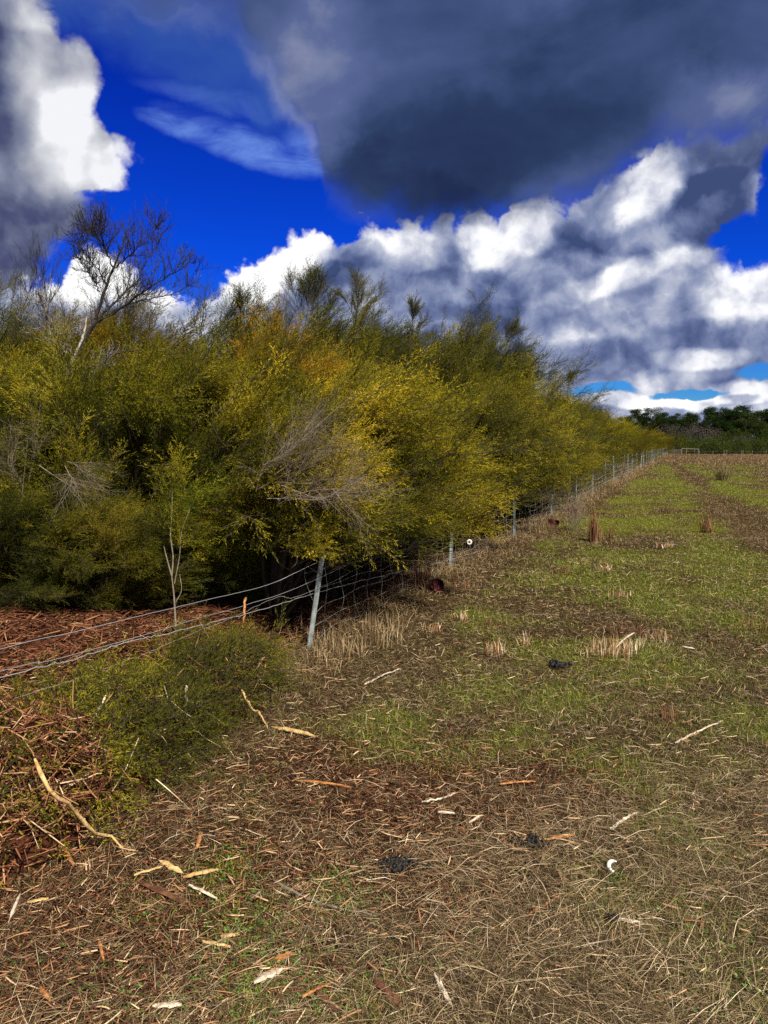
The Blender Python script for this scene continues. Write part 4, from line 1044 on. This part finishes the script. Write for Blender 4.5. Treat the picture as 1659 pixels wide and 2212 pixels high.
# pale forked sapling against the dark gap
sy = 5.45
def q3(px, py, dy=0): return np.array(tuple(AY(px, py, sy + dy)))
s0 = q3(379, 1345); sap = empty('forked_sapling', (s0[0], s0[1], gz(s0[0], s0[1])))
o3 = np.array(tuple(sap.location)); segs = []
for pts, r0 in [([(379, 1345), (376, 1290), (371, 1245)], .0085), ([(371, 1245), (360, 1205), (354, 1180)], .006), ([(371, 1245), (374, 1200), (368, 1160), (371, 1110), (372, 1060)], .006), ([(377, 1260), (388, 1200), (392, 1150), (410, 1100)], .0045), ([(380, 1300), (392, 1275), (388, 1240)], .004)]:
    P = bez([q3(*a) - o3 for a in pts], 10); segs.append((P, np.linspace(r0, r0 * .5, len(P))))
P0 = np.array([0, 0, -.1]); segs.append((np.array([P0, (P0 + segs[0][0][0]) / 2, segs[0][0][0]]), np.full(3, .009)))
tube_obj('stem', segs, M['dead_twig'], sap, 6)
P, D = [], []
for c in [(371, 1110), (372, 1060), (374, 1180), (392, 1150), (410, 1100), (415, 1080), (380, 1035), (360, 1130), (395, 1190), (385, 1010)]:
    c3 = q3(*c) - o3; m = 9; P.append(c3 + rng.normal(0, .035, (m, 3))); D.append(norm(rng.normal(0, .5, (m, 3)) + np.array([.2, 0, .8])))
P = np.concatenate(P); D = np.concatenate(D)
V, F, A_, TV, TF = place_sprays(LIB_FINE, P, D, U(.7, 1.1, len(P)), U(.4, .9, len(P))); obj('foliage', mesh_np('foliage', V, F, M['olive'], {'vary': ('FACE', A_)}), sap)
tag(sap, 'pale forked sapling against the dark gap above the wires', 'sapling')

def shoot(px, pts, Y, wid, n, label, mt='deep', up=1.0, side=()):
    """a leafy leader standing above the thicket, with its stem down to the ground"""
    a = AY(*pts[0], Y); r = empty('tea_tree_sapling', (a.x, Y, gz(a.x, Y))); o_ = np.array(tuple(r.location))
    axes = [[np.array(tuple(AY(*q, Y))) - o_ for q in pts]] + [[np.array(tuple(AY(*q, Y + .05))) - o_ for q in s] for s in side]
    axes[0] = [np.array([0, 0, -.1])] + axes[0]
    segs, P, D = [], [], []
    for k, ax in enumerate(axes):
        C = bez(ax, 20); segs.append((C, np.linspace(.016 if k == 0 else .007, .0025, len(C))))
        lo = .68 if k == 0 else .15
        m = n if k == 0 else n // 3
        for q in range(m):
            f = lo + (1 - lo) * q / m; i = min(len(C) - 2, int(f * (len(C) - 1))); a_ = norm(C[i + 1] - C[i]); s = norm(np.cross(a_, rng.normal(0, 1, 3)))
            g = rr.uniform(.35, .75); w_ = wid * (1.25 - f) * (1 if k == 0 else .6); e = C[i] + (C[i + 1] - C[i]) * rr.random(); d_ = norm(a_ * math.cos(g) + s * math.sin(g))
            L = w_ * rr.uniform(.6, 1.1); segs.append((np.array([e, e + d_ * L * .5, e + d_ * L * .5 + norm(d_ + .4 * a_) * L * .5]), np.array([.004, .003, .0015])))
            for t in np.linspace(.15, 1, 5): P.append(e + d_ * L * t - a_ * .03); D.append(norm(d_ + a_ * .5 + rng.normal(0, .25, 3)))
    P, D = np.array(P), np.array(D)
    V, F, A_, TV, TF = place_sprays(LIB_FINE, P, D, U(.7, 1.15, len(P)), U(.2, .6, len(P)))
    obj('foliage', mesh_np('foliage', V, F, M[mt], {'vary': ('FACE', A_)}), r)
    V, F = tubes(segs, 4); obj('stem', mesh_np('stem', np.concatenate([V, TV]), np.concatenate([F, TF + len(V)]), M['stem']), r)
    tag(r, label, 'sapling', 'leafy shoots on the thicket skyline')
shoot(0, [(655, 760), (660, 700), (668, 650), (672, 600)], 11.2, .50, 34, 'dense dark leafy shoot standing on the skyline, the bushier of the two tall ones', side=[[(658, 720), (640, 650), (627, 605)], [(664, 700), (690, 640), (697, 612)], [(668, 730), (700, 680), (718, 640)]])
shoot(0, [(768, 760), (770, 710), (772, 660), (775, 603)], 11.6, .34, 20, 'open leafy shoot with outspread arms on the skyline, right of the bushier one', side=[[(770, 700), (750, 655), (735, 630)], [(771, 705), (800, 660), (830, 622)], [(768, 715), (788, 670), (797, 630)]])
shoot(0, [(885, 760), (888, 720), (892, 690), (893, 668)], 12.6, .36, 16, 'short leafy shoot on the skyline right of the open one', side=[[(886, 740), (905, 710), (915, 690)]])
shoot(0, [(1085, 800), (1090, 760), (1098, 735), (1112, 712)], 15.5, .60, 22, 'leafy shoot leaning right on the skyline above the fourth post', side=[[(1085, 790), (1110, 765), (1130, 760)], [(1080, 790), (1065, 740), (1058, 712)]])
shoot(0, [(1215, 880), (1225, 850), (1228, 830), (1232, 815)], 24, .7, 18, 'short leafy shoot on the skyline above the far part of the fence', side=[[(1225, 870), (1250, 850), (1270, 848)]])
shoot(0, [(520, 720), (520, 680), (524, 640)], 10.8, .3, 14, 'thin leafy shoot on the skyline left of the dense dark one')

# ------------------------------------------------------------------ heaps of cut brush and bark on the near fence
def heap(name, cx, cy, rl, rw, h, parts_, label, cat, rot=None):
    z0 = gz(cx, cy); r = empty(name, (cx, cy, z0))
    a = math.atan2(FD.y, FD.x) if rot is None else rot; ca, sa = math.cos(a), math.sin(a)
    def surf(m, shrink=1.0, jit=.03):
        t = rng.uniform(0, TAU, m); q = rng.random(m) ** .5
        q = np.where(rng.random(m) < .35, U(.75, 1, m), q)
        u = q * np.cos(t); v = q * np.sin(t); lump = 1 + .45 * (fbm(u * 3 + 5, v * 3 + 2, 1.0, 91) - .5) * 2
        z = h * shrink * np.sqrt(np.clip(1 - q ** 2.6, 0, 1)) * lump
        X = (u * rl * ca - v * rw * sa) * shrink; Y = (u * rl * sa + v * rw * ca) * shrink
        Nn = norm(np.stack([X / rw, Y / rw, z / h + .15], 1))
        return np.stack([X, Y, z], 1) + rng.normal(0, jit, (m, 3)), Nn
    # inner mass
    nu, nv = 28, 12; uu, vv = np.meshgrid(np.linspace(0, TAU, nu, endpoint=False), np.linspace(0.02, 1, nv)); u = vv * np.cos(uu); v = vv * np.sin(uu)
    zc = (h - .07) * np.sqrt(np.clip(1 - vv ** 2.6, 0, 1)) * (1 + .25 * (fbm(u * 3 + 5, v * 3 + 2, 1.0, 91) - .5) * 2) - .02
    V = np.stack([(u * rl * ca - v * rw * sa) * .88, (u * rl * sa + v * rw * ca) * .88, zc], -1).reshape(-1, 3)
    i = np.arange(nv - 1)[:, None] * nu; j = np.arange(nu)[None]; F = np.stack([i + j, i + (j + 1) % nu, i + nu + (j + 1) % nu, i + nu + j], -1).reshape(-1, 4)
    obj('packed_litter', mesh_np('packed_litter', V, F, M['bark'], {'vary': ('FACE', U(0, .25, len(F)))}), r)
    for (kind, n, mt, lib, sc__) in parts_:
        P, Nn = surf(n)
        if kind == 'spray':
            D = norm(Nn * .45 + rng.normal(0, .55, (n, 3)) + np.array([.25, 0, -.10]))
            V, F, A_, TV, TF = place_sprays(lib, P - D * .08, D, U(.8, 1.3, n) * sc__, U(.15, .8, n)); obj('foliage', mesh_np('foliage', V, F, M[mt], {'vary': ('FACE', A_)}), r)
            obj('twigs', mesh_np('twigs', TV, TF, M['stem']), r)
        else:
            x, y, z = P[:, 0], P[:, 1], P[:, 2] + .01
            L = (.04 + .18 * rng.beta(1.3, 2.2, n)) * sc__; V, F, A_ = chips(x, y, L, U(.0015, .0065, n), U(.002, .004, n), U(0, TAU, n), rng.normal(-.25, .45, n), 0, rng.beta(*lib, n), z=z)
            obj(kind, mesh_np(kind, V, F, M[mt], {'vary': ('FACE', A_)}), r)['kind'] = 'stuff'
    if name == 'brush_heap':     # bare cut stems hanging down the heap
        n = 46; P, Nn = surf(n, 1.0, .02); dn = norm(np.stack([Nn[:, 0] * .8, Nn[:, 1] * .8, -.75 * np.ones(n)], 1) + rng.normal(0, .35, (n, 3))); segs = []
        for k in range(n):
            L = rr.uniform(.10, .34); p0 = P[k] + Nn[k] * .03; segs.append((bez([p0, p0 + dn[k] * L * .5 + rng.normal(0, .012, 3), p0 + dn[k] * L], 6), np.linspace(.0030, .0014, 6)[:len(bez([p0, p0 + dn[k] * L * .5, p0 + dn[k] * L], 6))]))
        segs = [(a, np.linspace(.0032, .0014, len(a))) for a, b in segs]
        V, F = tubes(segs, 4); o = obj('hanging_stems', mesh_np('hanging_stems', V, F, M['straw'], {'vary': ('FACE', U(.45, 1, len(F)))}), r); o['kind'] = 'stuff'
    tag(r, label, cat); return r
M['gold_green'] = leaf_mat('cut_foliage', [(0, (.032, .038, .005)), (.35, (.135, .132, .011)), (.65, (.31, .27, .02)), (.9, (.56, .47, .05))])
LIB_CUT = [make_spray(rng.uniform(.16, .28), 6, 8, .022, .0046, .65) for _ in range(6)]
heap('brush_heap', -1.38, 3.50, .60, .38, .41, [('spray', 1250, 'gold_green', LIB_CUT, 1.0), ('spray', 40, 'gold_green', LIB, .6), ('wood_splinters', 160, 'bark', (3, 1.6), .7)], 'near heap of fresh yellow green tea tree cuttings lying over the fence wires', 'brush heap')
heap('brush_heap', -1.13, 4.33, .72, .32, .37, [('spray', 800, 'deep', LIB_CUT, 1.1), ('spray', 26, 'deep', LIB, .7), ('wood_splinters', 520, 'bark', (2.4, 1.8), 1.1)], 'farther heap of dry olive brush and twigs pushed against the fence before the nearest post', 'brush heap')
heap('bark_heap', -1.62, 2.92, .48, .42, .50, [('bark_strips', 3200, 'bark', (1.5, 1.9), 1.1), ('spray', 260, 'olive', LIB_CUT, 1.0), ('wood_splinters', 150, 'bark', (6, 1.5), .8)], 'heap of stringy brown bark and splinters at the left edge of the picture', 'bark heap')

# ------------------------------------------------------------------ loose sticks and splinters, each its own piece
M['yellow_wood'] = wood_mat('peeled_yellow_wood', [(.25, (.20, .09, .025)), (.5, (.52, .34, .13)), (.75, (.78, .60, .30))], (60, 60, 60))
M['orange_wood'] = wood_mat('orange_heartwood', [(.25, (.12, .035, .012)), (.5, (.38, .15, .045)), (.75, (.62, .33, .12))], (60, 60, 60))
M['white_wood'] = wood_mat('bleached_wood', [(.25, (.28, .19, .12)), (.5, (.58, .47, .34)), (.75, (.80, .72, .58))], (60, 60, 60))
M['brown_bark'] = wood_mat('brown_bark', [(.25, (.03, .012, .007)), (.5, (.11, .045, .022)), (.75, (.25, .12, .06))], (60, 60, 60))
def stick(name, pts, r, m, label, zs=None, group=None, cat='stick', frayed=False):
    P = []
    for k, (a, b) in enumerate(pts):
        z = (zs[k] if zs else .022); p = GP(a, b)
        if z > .06: p = G(a, b, z)
        P.append(np.array([p.x, p.y, (gz(p.x, p.y) if z <= .06 else 0) + z]))
    o_ = P[0].copy(); C = bez([q - o_ for q in P], 16); C = C + rng.normal(0, r * .35, C.shape)
    rad = r * np.linspace(1.1, .7, len(C)) * (1 + rng.normal(0, .12, len(C))); rad[0] *= .6; rad[-1] *= .4
    segs = [(C, rad)]
    if frayed:
        d = norm(C[-1] - C[-3])
        for q in range(7): segs.append((np.array([C[-2], C[-1] + d * rr.uniform(.01, .03) + rng.normal(0, .006, 3), C[-1] + d * rr.uniform(.04, .09) + rng.normal(0, .022, 3)]), np.array([r * .3, r * .2, r * .06])))
    V, F = tubes(segs, 7)
    o = obj(name, mesh_np(name, V, F, M[m], smooth=True), None, tuple(o_)); tag(o, label, cat, group); return o
def splinter(a, b, w, m, label, th=.006, lift=.028, name='wood_splinter', cat='wood splinter', grp='larger wood splinters on the ground'):
    A0, B0 = GP(*a), GP(*b); A_ = np.array([A0.x, A0.y, A0.z + lift]); B_ = np.array([B0.x, B0.y, B0.z + lift * .8]); c = (A_ + B_) / 2; L = np.linalg.norm(B_ - A_)
    d = (B_ - A_) / L; s = norm(np.cross(d, [0, 0, 1])); u = np.cross(s, d); n = 11; roll = rng.normal(0, .25); s, u = s * math.cos(roll) + u * math.sin(roll), u * math.cos(roll) - s * math.sin(roll)
    V = []
    for k in range(n):
        t = k / (n - 1); wl = w * .5 * (min(1, .2 + 3 * t, .2 + 4 * (1 - t))) * rr.uniform(.55, 1.08); wr_ = w * .5 * (min(1, .2 + 4 * t, .2 + 2.5 * (1 - t))) * rr.uniform(.55, 1.08)
        q = A_ + d * L * t - c + u * (.03 * L * math.sin(math.pi * t) + rng.normal(0, th * .15)); hh = th * .5 * rr.uniform(.6, 1.1)
        V += [q - s * wl - u * hh, q + s * wr_ - u * hh, q + s * wr_ * .8 + u * hh, q + s * w * .05 + u * hh * 1.5, q - s * wl * .8 + u * hh]
    V = np.array(V); F = []
    for k in range(n - 1):
        for e in range(5): F.append([k * 5 + e, k * 5 + (e + 1) % 5, k * 5 + 5 + (e + 1) % 5, k * 5 + 5 + e])
    me = bpy.data.meshes.new(name); me.from_pydata([tuple(v) for v in V], [], F + [[4, 3, 2, 1, 0], [n * 5 - 5, n * 5 - 4, n * 5 - 3, n * 5 - 2, n * 5 - 1]]); me.materials.append(M[m]); me.update()
    o = obj(name, me, None, tuple(c)); tag(o, label, cat, grp); return o
GS = 'sticks lying on the ground'
stick('fallen_branch', [(75, 1640), (105, 1705), (145, 1735), (165, 1755), (205, 1800), (240, 1838), (262, 1848)], .0075, 'yellow_wood', 'long pale yellow branch sliding off the bark heap to the ground, with a frayed end', [.50, .42, .33, .26, .13, .06, .03], None, 'branch', True)
stick('stick', [(590, 1912), (655, 1948), (720, 1972), (803, 1988)], .0058, 'dead_twig', 'long thin curved brown stick in front of the small clover patch', None, GS)
stick('stick', [(522, 1490), (545, 1532), (560, 1556), (579, 1582)], .007, 'yellow_wood', 'bent yellowish stick leaning off the farther brush heap', [.20, .09, .05, .02], GS)
stick('stick', [(1458, 1614), (1500, 1592), (1562, 1563)], .006, 'white_wood', 'pale straight stick alone in the grass at the right edge', None, GS)
stick('stick', [(786, 1486), (825, 1466), (866, 1450)], .006, 'white_wood', 'pale stick in the grass right of the nearest fence post foot', None, GS)
stick('stick', [(1318, 1801), (1350, 1778), (1377, 1763)], .007, 'white_wood', 'short pale stick among grey straw above the white crescent', None, GS)
stick('stick', [(1142, 1988), (1180, 1965), (1214, 1945)], .0045, 'orange_wood', 'thin orange tipped stick in the straw left of the white crescent', None, GS)
stick('stick', [(912, 1742), (950, 1735), (987, 1722)], .0055, 'white_wood', 'slightly curved pale stick in the middle of the picture foreground', None, GS)
stick('stick', [(1326, 1050), (1340, 1050), (1354, 1049)], .035, 'brown_bark', 'dark stick lying beside the distant part of the fence', None, GS)
stick('stick', [(470, 2065), (500, 2030), (518, 2000)], .003, 'dead_twig', 'fine grey twig curving between two clover patches', None, GS)
stick('stick', [(160, 1600), (190, 1570), (215, 1530), (230, 1500)], .006, 'white_wood', 'pale twig crossing the near green brush heap', [.30, .36, .40, .44], GS)
stick('stick', [(402, 1480), (403, 1520), (404, 1570)], .006, 'white_wood', 'upright bleached twig standing in front of the farther brush heap', [.40, .30, .16], GS)
stick('stick', [(333, 1338), (348, 1370), (352, 1430)], .009, 'brown_bark', 'broken brown branch with white end sticking up through the fence wires', [.52, .45, .35], GS)
stick('stick', [(530, 1290), (527, 1330), (522, 1360)], .008, 'orange_wood', 'short upright orange broken stub on the farther brush heap', [.60, .50, .40], GS)
for (a, b, w, m, lab) in [
    ((588, 1582), (682, 1600), .034, 'yellow_wood', 'biggest bright yellow split of wood, right of the brush heaps'),
    ((345, 1876), (396, 1901), .024, 'yellow_wood', 'broad yellow splinter right below the frayed end of the long branch'),
    ((290, 1908), (352, 1886), .018, 'yellow_wood', 'flat yellow splinter left of the broad one'),
    ((396, 1912), (472, 1892), .018, 'yellow_wood', 'long pale splinter pointing right from the broad yellow one'),
    ((408, 1930), (469, 1957), .014, 'white_wood', 'thin bleached splinter pointing down to the right, below the long pale one'),
    ((298, 1922), (402, 1968), .030, 'brown_bark', 'long dark strip of bark under the yellow splinters'),
    ((549, 2144), (609, 2110), .032, 'white_wood', 'broad bleached flake of wood near the bottom, left of centre'),
    ((438, 2054), (498, 2062), .014, 'yellow_wood', 'bent yellow splinter beside the clover'),
    ((478, 2042), (518, 2034), .014, 'yellow_wood', 'short pale splinter touching the clover, above the bent yellow one'),
    ((330, 2196), (393, 2188), .024, 'white_wood', 'pale brown block of wood at the bottom edge, left of centre'),
    ((652, 2176), (712, 2142), .022, 'orange_wood', 'orange curl of bark at the bottom edge'),
    ((680, 2158), (730, 2204), .022, 'brown_bark', 'dark brown split leaning against the orange curl of bark'),
    ((938, 2124), (978, 2196), .018, 'white_wood', 'orange and white peeled stick at the bottom, right of centre'),
    ((806, 2128), (872, 2200), .030, 'brown_bark', 'large dark bark slab at the bottom edge'),
    ((593, 2091), (636, 2076), .018, 'orange_wood', 'small brown splinter above the broad bleached flake'),
    ((1180, 1829), (1242, 1817), .016, 'orange_wood', 'bright orange splinter beside the black droppings'),
    ((1080, 1708), (1156, 1699), .013, 'orange_wood', 'long orange splinter in the middle distance of the foreground'),
    ((946, 1769), (983, 1769), .013, 'white_wood', 'short bleached splinter left of centre below the curved pale stick'),
    ((1337, 2004), (1391, 2011), .012, 'white_wood', 'pale splinter below the white crescent'),
    ((1474, 1405), (1501, 1408), .030, 'white_wood', 'white flake among the stubble on the right'),
    ((1040, 1376 + 400), (1012, 1790), .012, 'white_wood', 'small pale splinter in the centre of the straw'),
    ((135, 1845), (160, 1885), .022, 'orange_wood', 'orange bark piece in the mulch left of the long branch'),
    ((60, 1968), (105, 1955), .018, 'yellow_wood', 'yellow splinter in the mulch near the left edge'),
    ((20, 2010), (45, 1945), .012, 'white_wood', 'thin pale sliver upright by the left edge'),
    ((215, 2050), (225, 2095), .012, 'orange_wood', 'narrow brown sliver in the lower left'),
    ((88, 2155), (110, 2180), .014, 'orange_wood', 'curled orange chip in the lower left corner'),
    ((425, 1850), (437, 1810), .020, 'orange_wood', 'ragged orange flake in the red mulch'),
    ((640, 1700), (760, 1712), .014, 'orange_wood', 'long red brown splinter right of the near brush heap'),
    ((1370, 1375), (1330, 1405), .02, 'white_wood', 'pale fallen stalk among the largest pale stubble')]:
    splinter(a, b, w * 1.1, m, lab, th=.006, lift=.032)

# ------------------------------------------------------------------ tufts
M['stub'] = vary_mat('cut_stubble', [(0, (.16, .055, .018)), (.4, (.42, .19, .07)), (.7, (.62, .44, .26)), (1, (.85, .74, .58))], .7, .2)
M['stubred'] = vary_mat('brown_stalks', [(0, (.05, .018, .010)), (.5, (.17, .070, .035)), (1, (.34, .18, .10))], .8, .1)
M['rush'] = vary_mat('rush_stems', [(0, (.06, .055, .018)), (.5, (.19, .155, .055)), (1, (.40, .31, .16))], .7, .2)
def tuft(px, py, rad, h, n, m, label, w=.004, lean=.35, name='stubble_tuft', cat='grass tuft', grp='cut stubble tufts in the paddock', hv=.35):
    p = GP(px, py); r = rad * np.sqrt(rng.random(n)); t = U(0, TAU, n); x = r * np.cos(t); y = r * np.sin(t)
    e = np.clip(math.pi / 2 - np.abs(rng.normal(0, lean, n)), .1, 1.57)
    V, F, A_ = blades(x, y, h * U(1 - hv * 1.6, 1, n), np.full(n, w) * U(.7, 1.3, n), e, t + rng.normal(0, .8, n), U(-.05, .35, n), z=np.full(n, -.01))
    # ribbons doubled at right angles so stalks have a body from every side
    V2, F2, A2 = blades(x, y, h * U(1 - hv * 1.6, 1, n), np.full(n, w), e, t + 1.57 + rng.normal(0, .8, n), U(-.05, .35, n), z=np.full(n, -.01))
    o = obj(name, mesh_np(name, np.concatenate([V, V2]), np.concatenate([F, F2 + len(V)]), M[m], {'vary': ('FACE', np.concatenate([A_, A2]))}), None, (p.x, p.y, p.z))
    tag(o, label, cat, grp); return o
for (a, b, r_, h, n, m, lab) in [
    (1072, 1412, .10, .13, 46, 'stub', 'bright orange stubble tuft, left of two in the middle of the near field'),
    (1127, 1396, .06, .15, 26, 'stub', 'narrow orange stubble tuft just right of the bright orange one'),
    (1325, 1412, .18, .17, 80, 'stub', 'largest pale stubble tuft with scattered cut stalks'),
    (1372, 1402, .06, .13, 24, 'stub', 'orange stubble tuft touching the largest pale one on its right'),
    (1350, 1368, .14, .14, 50, 'stubred', 'brown stubble tuft behind the largest pale one'),
    (1420, 1385, .12, .14, 40, 'stub', 'pale stubble tuft right of the brown one'),
    (1300, 1232, .14, .11, 40, 'stub', 'pale stubble tuft below the tall red brown stalks'),
    (1340, 1290, .14, .10, 34, 'stub', 'low ragged pale stubble tuft midway up the field'),
    (1208, 1240, .13, .14, 44, 'stubred', 'brown stubble tuft level with the second steel post'),
    (1000, 1272, .12, .12, 40, 'stubred', 'brown stubble tuft at the foot of the second steel post'),
    (992, 1340, .08, .12, 30, 'stub', 'orange tipped stubble tuft in the green patch left of centre'),
    (1062, 1356, .09, .10, 30, 'stubred', 'dark brown stubble tuft just above the bright orange pair'),
    (930, 1365, .10, .10, 26, 'stub', 'low pale broken stubble tuft nearest the fence'),
    (1278, 1418, .10, .09, 28, 'stub', 'short pale stubble tuft left of the largest one'),
    (1432, 1560, .10, .13, 34, 'stubred', 'red brown tuft in the right foreground grass'),
    (1430, 1182, .16, .12, 34, 'stub', 'pale stubble tuft beside the wheel rut'),
    (1650, 1370, .2, .18, 50, 'stubred', 'red brown tuft cut by the right edge of the picture')]:
    tuft(a, b, r_, h, n, m, lab, w=.004 * max(1, GP(a, b).y / 6))
tuft(815, 1385, .26, .24, 150, 'rstraw', 'reddish clump of long dry grass beside the netting', w=.0035, lean=.5, grp='dry grass clumps by the fence')
tuft(730, 1415, .2, .20, 100, 'rstraw', 'reddish dry grass right of the nearest post foot', w=.0035, lean=.5, grp='dry grass clumps by the fence')
tuft(915, 1275, .12, .55, 26, 'stubred', 'tall brown dead stalks rising through the netting before the second post', w=.006, lean=.08, grp='dry grass clumps by the fence')
tuft(1561, 1038, .26, .80, 150, 'rush', 'big clump of upright olive rushes far out in the paddock', w=.012, lean=.30, name='rush_clump', cat='rushes', grp=None)
tuft(1281, 1172, .08, .64, 34, 'stubred', 'tall red brown dead dock stalks in the middle distance', w=.012, lean=.07, name='dead_stalks', cat='dead stalks', grp='dead brown stalks in the paddock')
tuft(1300, 1168, .18, .34, 30, 'stubred', 'short thin brown stalks beside the tall red brown ones', w=.009, lean=.25, name='dead_stalks', cat='dead stalks', grp='dead brown stalks in the paddock')
tuft(1528, 1152, .14, .42, 34, 'stubred', 'brown stalks with a leaning straw, near the wheel rut', w=.010, lean=.2, name='dead_stalks', cat='dead stalks', grp='dead brown stalks in the paddock')
tuft(1350, 1020, .30, .5, 40, 'stubred', 'brown stalks far off left of the rushes', w=.02, lean=.15, name='dead_stalks', cat='dead stalks', grp='dead brown stalks in the paddock')

# ------------------------------------------------------------------ small things
m_, n_ = mat('white_plastic'); p_ = n_.new('ShaderNodeBsdfPrincipled'); n_.put(p_.inputs['Base Color'], n_.ramp(n_.noise(ocoord(n_), 60, 4), [(.3, (.48, .45, .38)), (.6, (.78, .76, .70))])); p_.inputs['Roughness'].default_value = .4; out(m_, n_, p_.outputs[0]); M['white'] = m_
M['maroon'] = wood_mat('dark_red_scrap', [(.3, (.025, .004, .004)), (.6, (.075, .010, .010)), (.85, (.14, .03, .025))], (50, 50, 50), rough=.6)
M['dung'] = wood_mat('black_droppings', [(.3, (.006, .006, .006)), (.6, (.016, .015, .014)), (.85, (.035, .032, .03))], (70, 70, 70), rough=.6)
rp = AY(1014, 1171, 9.0)
ring = empty('plastic_ring', tuple(rp)); tag(ring, 'white round plastic insulator hanging on a twig in the dark gap', 'insulator')
t = np.linspace(0, TAU, 25); dv = np.array([ray(1014, 1171).x, ray(1014, 1171).y, -.05]); dv /= np.linalg.norm(dv); e1 = norm(np.cross(dv, [0, 0, 1])); e2 = np.cross(e1, dv)
C = e1 * (np.cos(t) * .024)[:, None] + e2 * (np.sin(t) * .024)[:, None]
o = tube_obj('ring_rim', [(C, np.full(25, .011))], M['white'], ring, 8)
tube_obj('hub', [(np.stack([-dv * .012, dv * 0, dv * .012]), np.array([.012, .014, .012]))], M['white'], ring, 8)
tw = [np.array(tuple(AY(*q, 9.0))) - np.array(tuple(rp)) for q in [(1014, 1160), (1010, 1152), (1002, 1140), (996, 1128), (985, 1118)]]
tube_obj('hanging_twig', [(bez(tw, 12), np.linspace(.004, .007, 13))], M['dead_twig'], ring, 5)
g_ = GP(1327, 1890); t = np.linspace(1.0, 4.4, 16)
C = np.stack([np.cos(t) * .022, np.sin(t) * .017, .018 + .012 * np.sin(t)], 1)
o = tube_obj('white_crescent', [(C,   .0085 * np.sin(np.linspace(.15, 2.9, 16)) ** .7)], M['white'], None, 8); o.location = (g_.x, g_.y, g_.z + .016)
tag(o, 'small white crescent shaped scrap lying in the straw', 'scrap')
def crumple(px, py, r, lab, z=.05, flat=.8):
    p = GP(px, py); n = 12; V = []; F = []
    for a in range(n + 1):
        for b in range(n + 1):
            u, v = a / n * 2 - 1, b / n * 2 - 1
            V.append((u * r * math.sqrt(1 - v * v * .45) + rr.gauss(0, r * .05), rr.gauss(0, r * .08) + .35 * r * math.sin(3 * u + v), v * r * flat * math.sqrt(1 - u * u * .45) + r * .15 * math.sin(4 * v + u * 2)))
    for a in range(n):
        for b in range(n): i = a * (n + 1) + b; F.append((i, i + 1, i + n + 2, i + n + 1))
    me = bpy.data.meshes.new('dark_red_scrap'); me.from_pydata(V, [], F); me.materials.append(M['maroon']); me.update()
    o = obj('dark_red_scrap', me, None, (p.x, p.y, p.z + z)); md = o.modifiers.new('thick', 'SOLIDIFY'); md.thickness = .004
    tag(o, lab, 'scrap', 'dark red scraps along the foot of the fence')
crumple(945, 1283, .075, 'dark red crumpled scrap in the dry grass left of the second steel post', .09, 1.1)
crumple(1196, 1135, .12, 'dark red crumpled scrap at the foot of the fourth fence post', .07, .5)
crumple(1235, 1107, .13, 'dark red crumpled scrap between the fourth and fifth fence posts', .05, .5)
def pellets(px, py, n, r, lab, s=.008):
    p = GP(px, py); V, F, b = [], [], 0
    for k in range(n):
        c = np.array([rr.gauss(0, r), rr.gauss(0, r * .7), s * rr.uniform(.8, 2.6)]); q = 6; m = 5
        ax = norm(rng.normal(0, 1, 3)); st = rr.uniform(1, 1.5)
        for i in range(m):
            th = math.pi * (i + .5) / m
            for j in range(q):
                v = np.array([math.sin(th) * math.cos(j * TAU / q), math.sin(th) * math.sin(j * TAU / q), math.cos(th)]) * s
                v = v + ax * np.dot(v, ax) * (st - 1); V.append(c + v)
        for i in range(m - 1):
            for j in range(q): F.append([b + i * q + j, b + i * q + (j + 1) % q, b + (i + 1) * q + (j + 1) % q, b + (i + 1) * q + j])
        F.append([b + j for j in range(4)]); b += m * q
    o = obj('animal_droppings', mesh_np('animal_droppings', np.array(V), np.array(F), M['dung'], smooth=True), None, (p.x, p.y, p.z + .012)); tag(o, lab, 'droppings', 'black droppings in the straw')
pellets(862, 1880, 150, .032, 'larger spread of black pellets in the straw, left of centre')
pellets(1150, 1832, 70, .028, 'black pellets in the straw beside the orange splinter')
pellets(1326, 2000, 28, .012, 'small cluster of black pellets below the white crescent')
pellets(1208, 1446, 26, .035, 'dark lump on the bare patch left of the largest stubble', .016)
pellets(845, 1388, 16, .02, 'dark lump beside the reddish clump of long dry grass', .014)
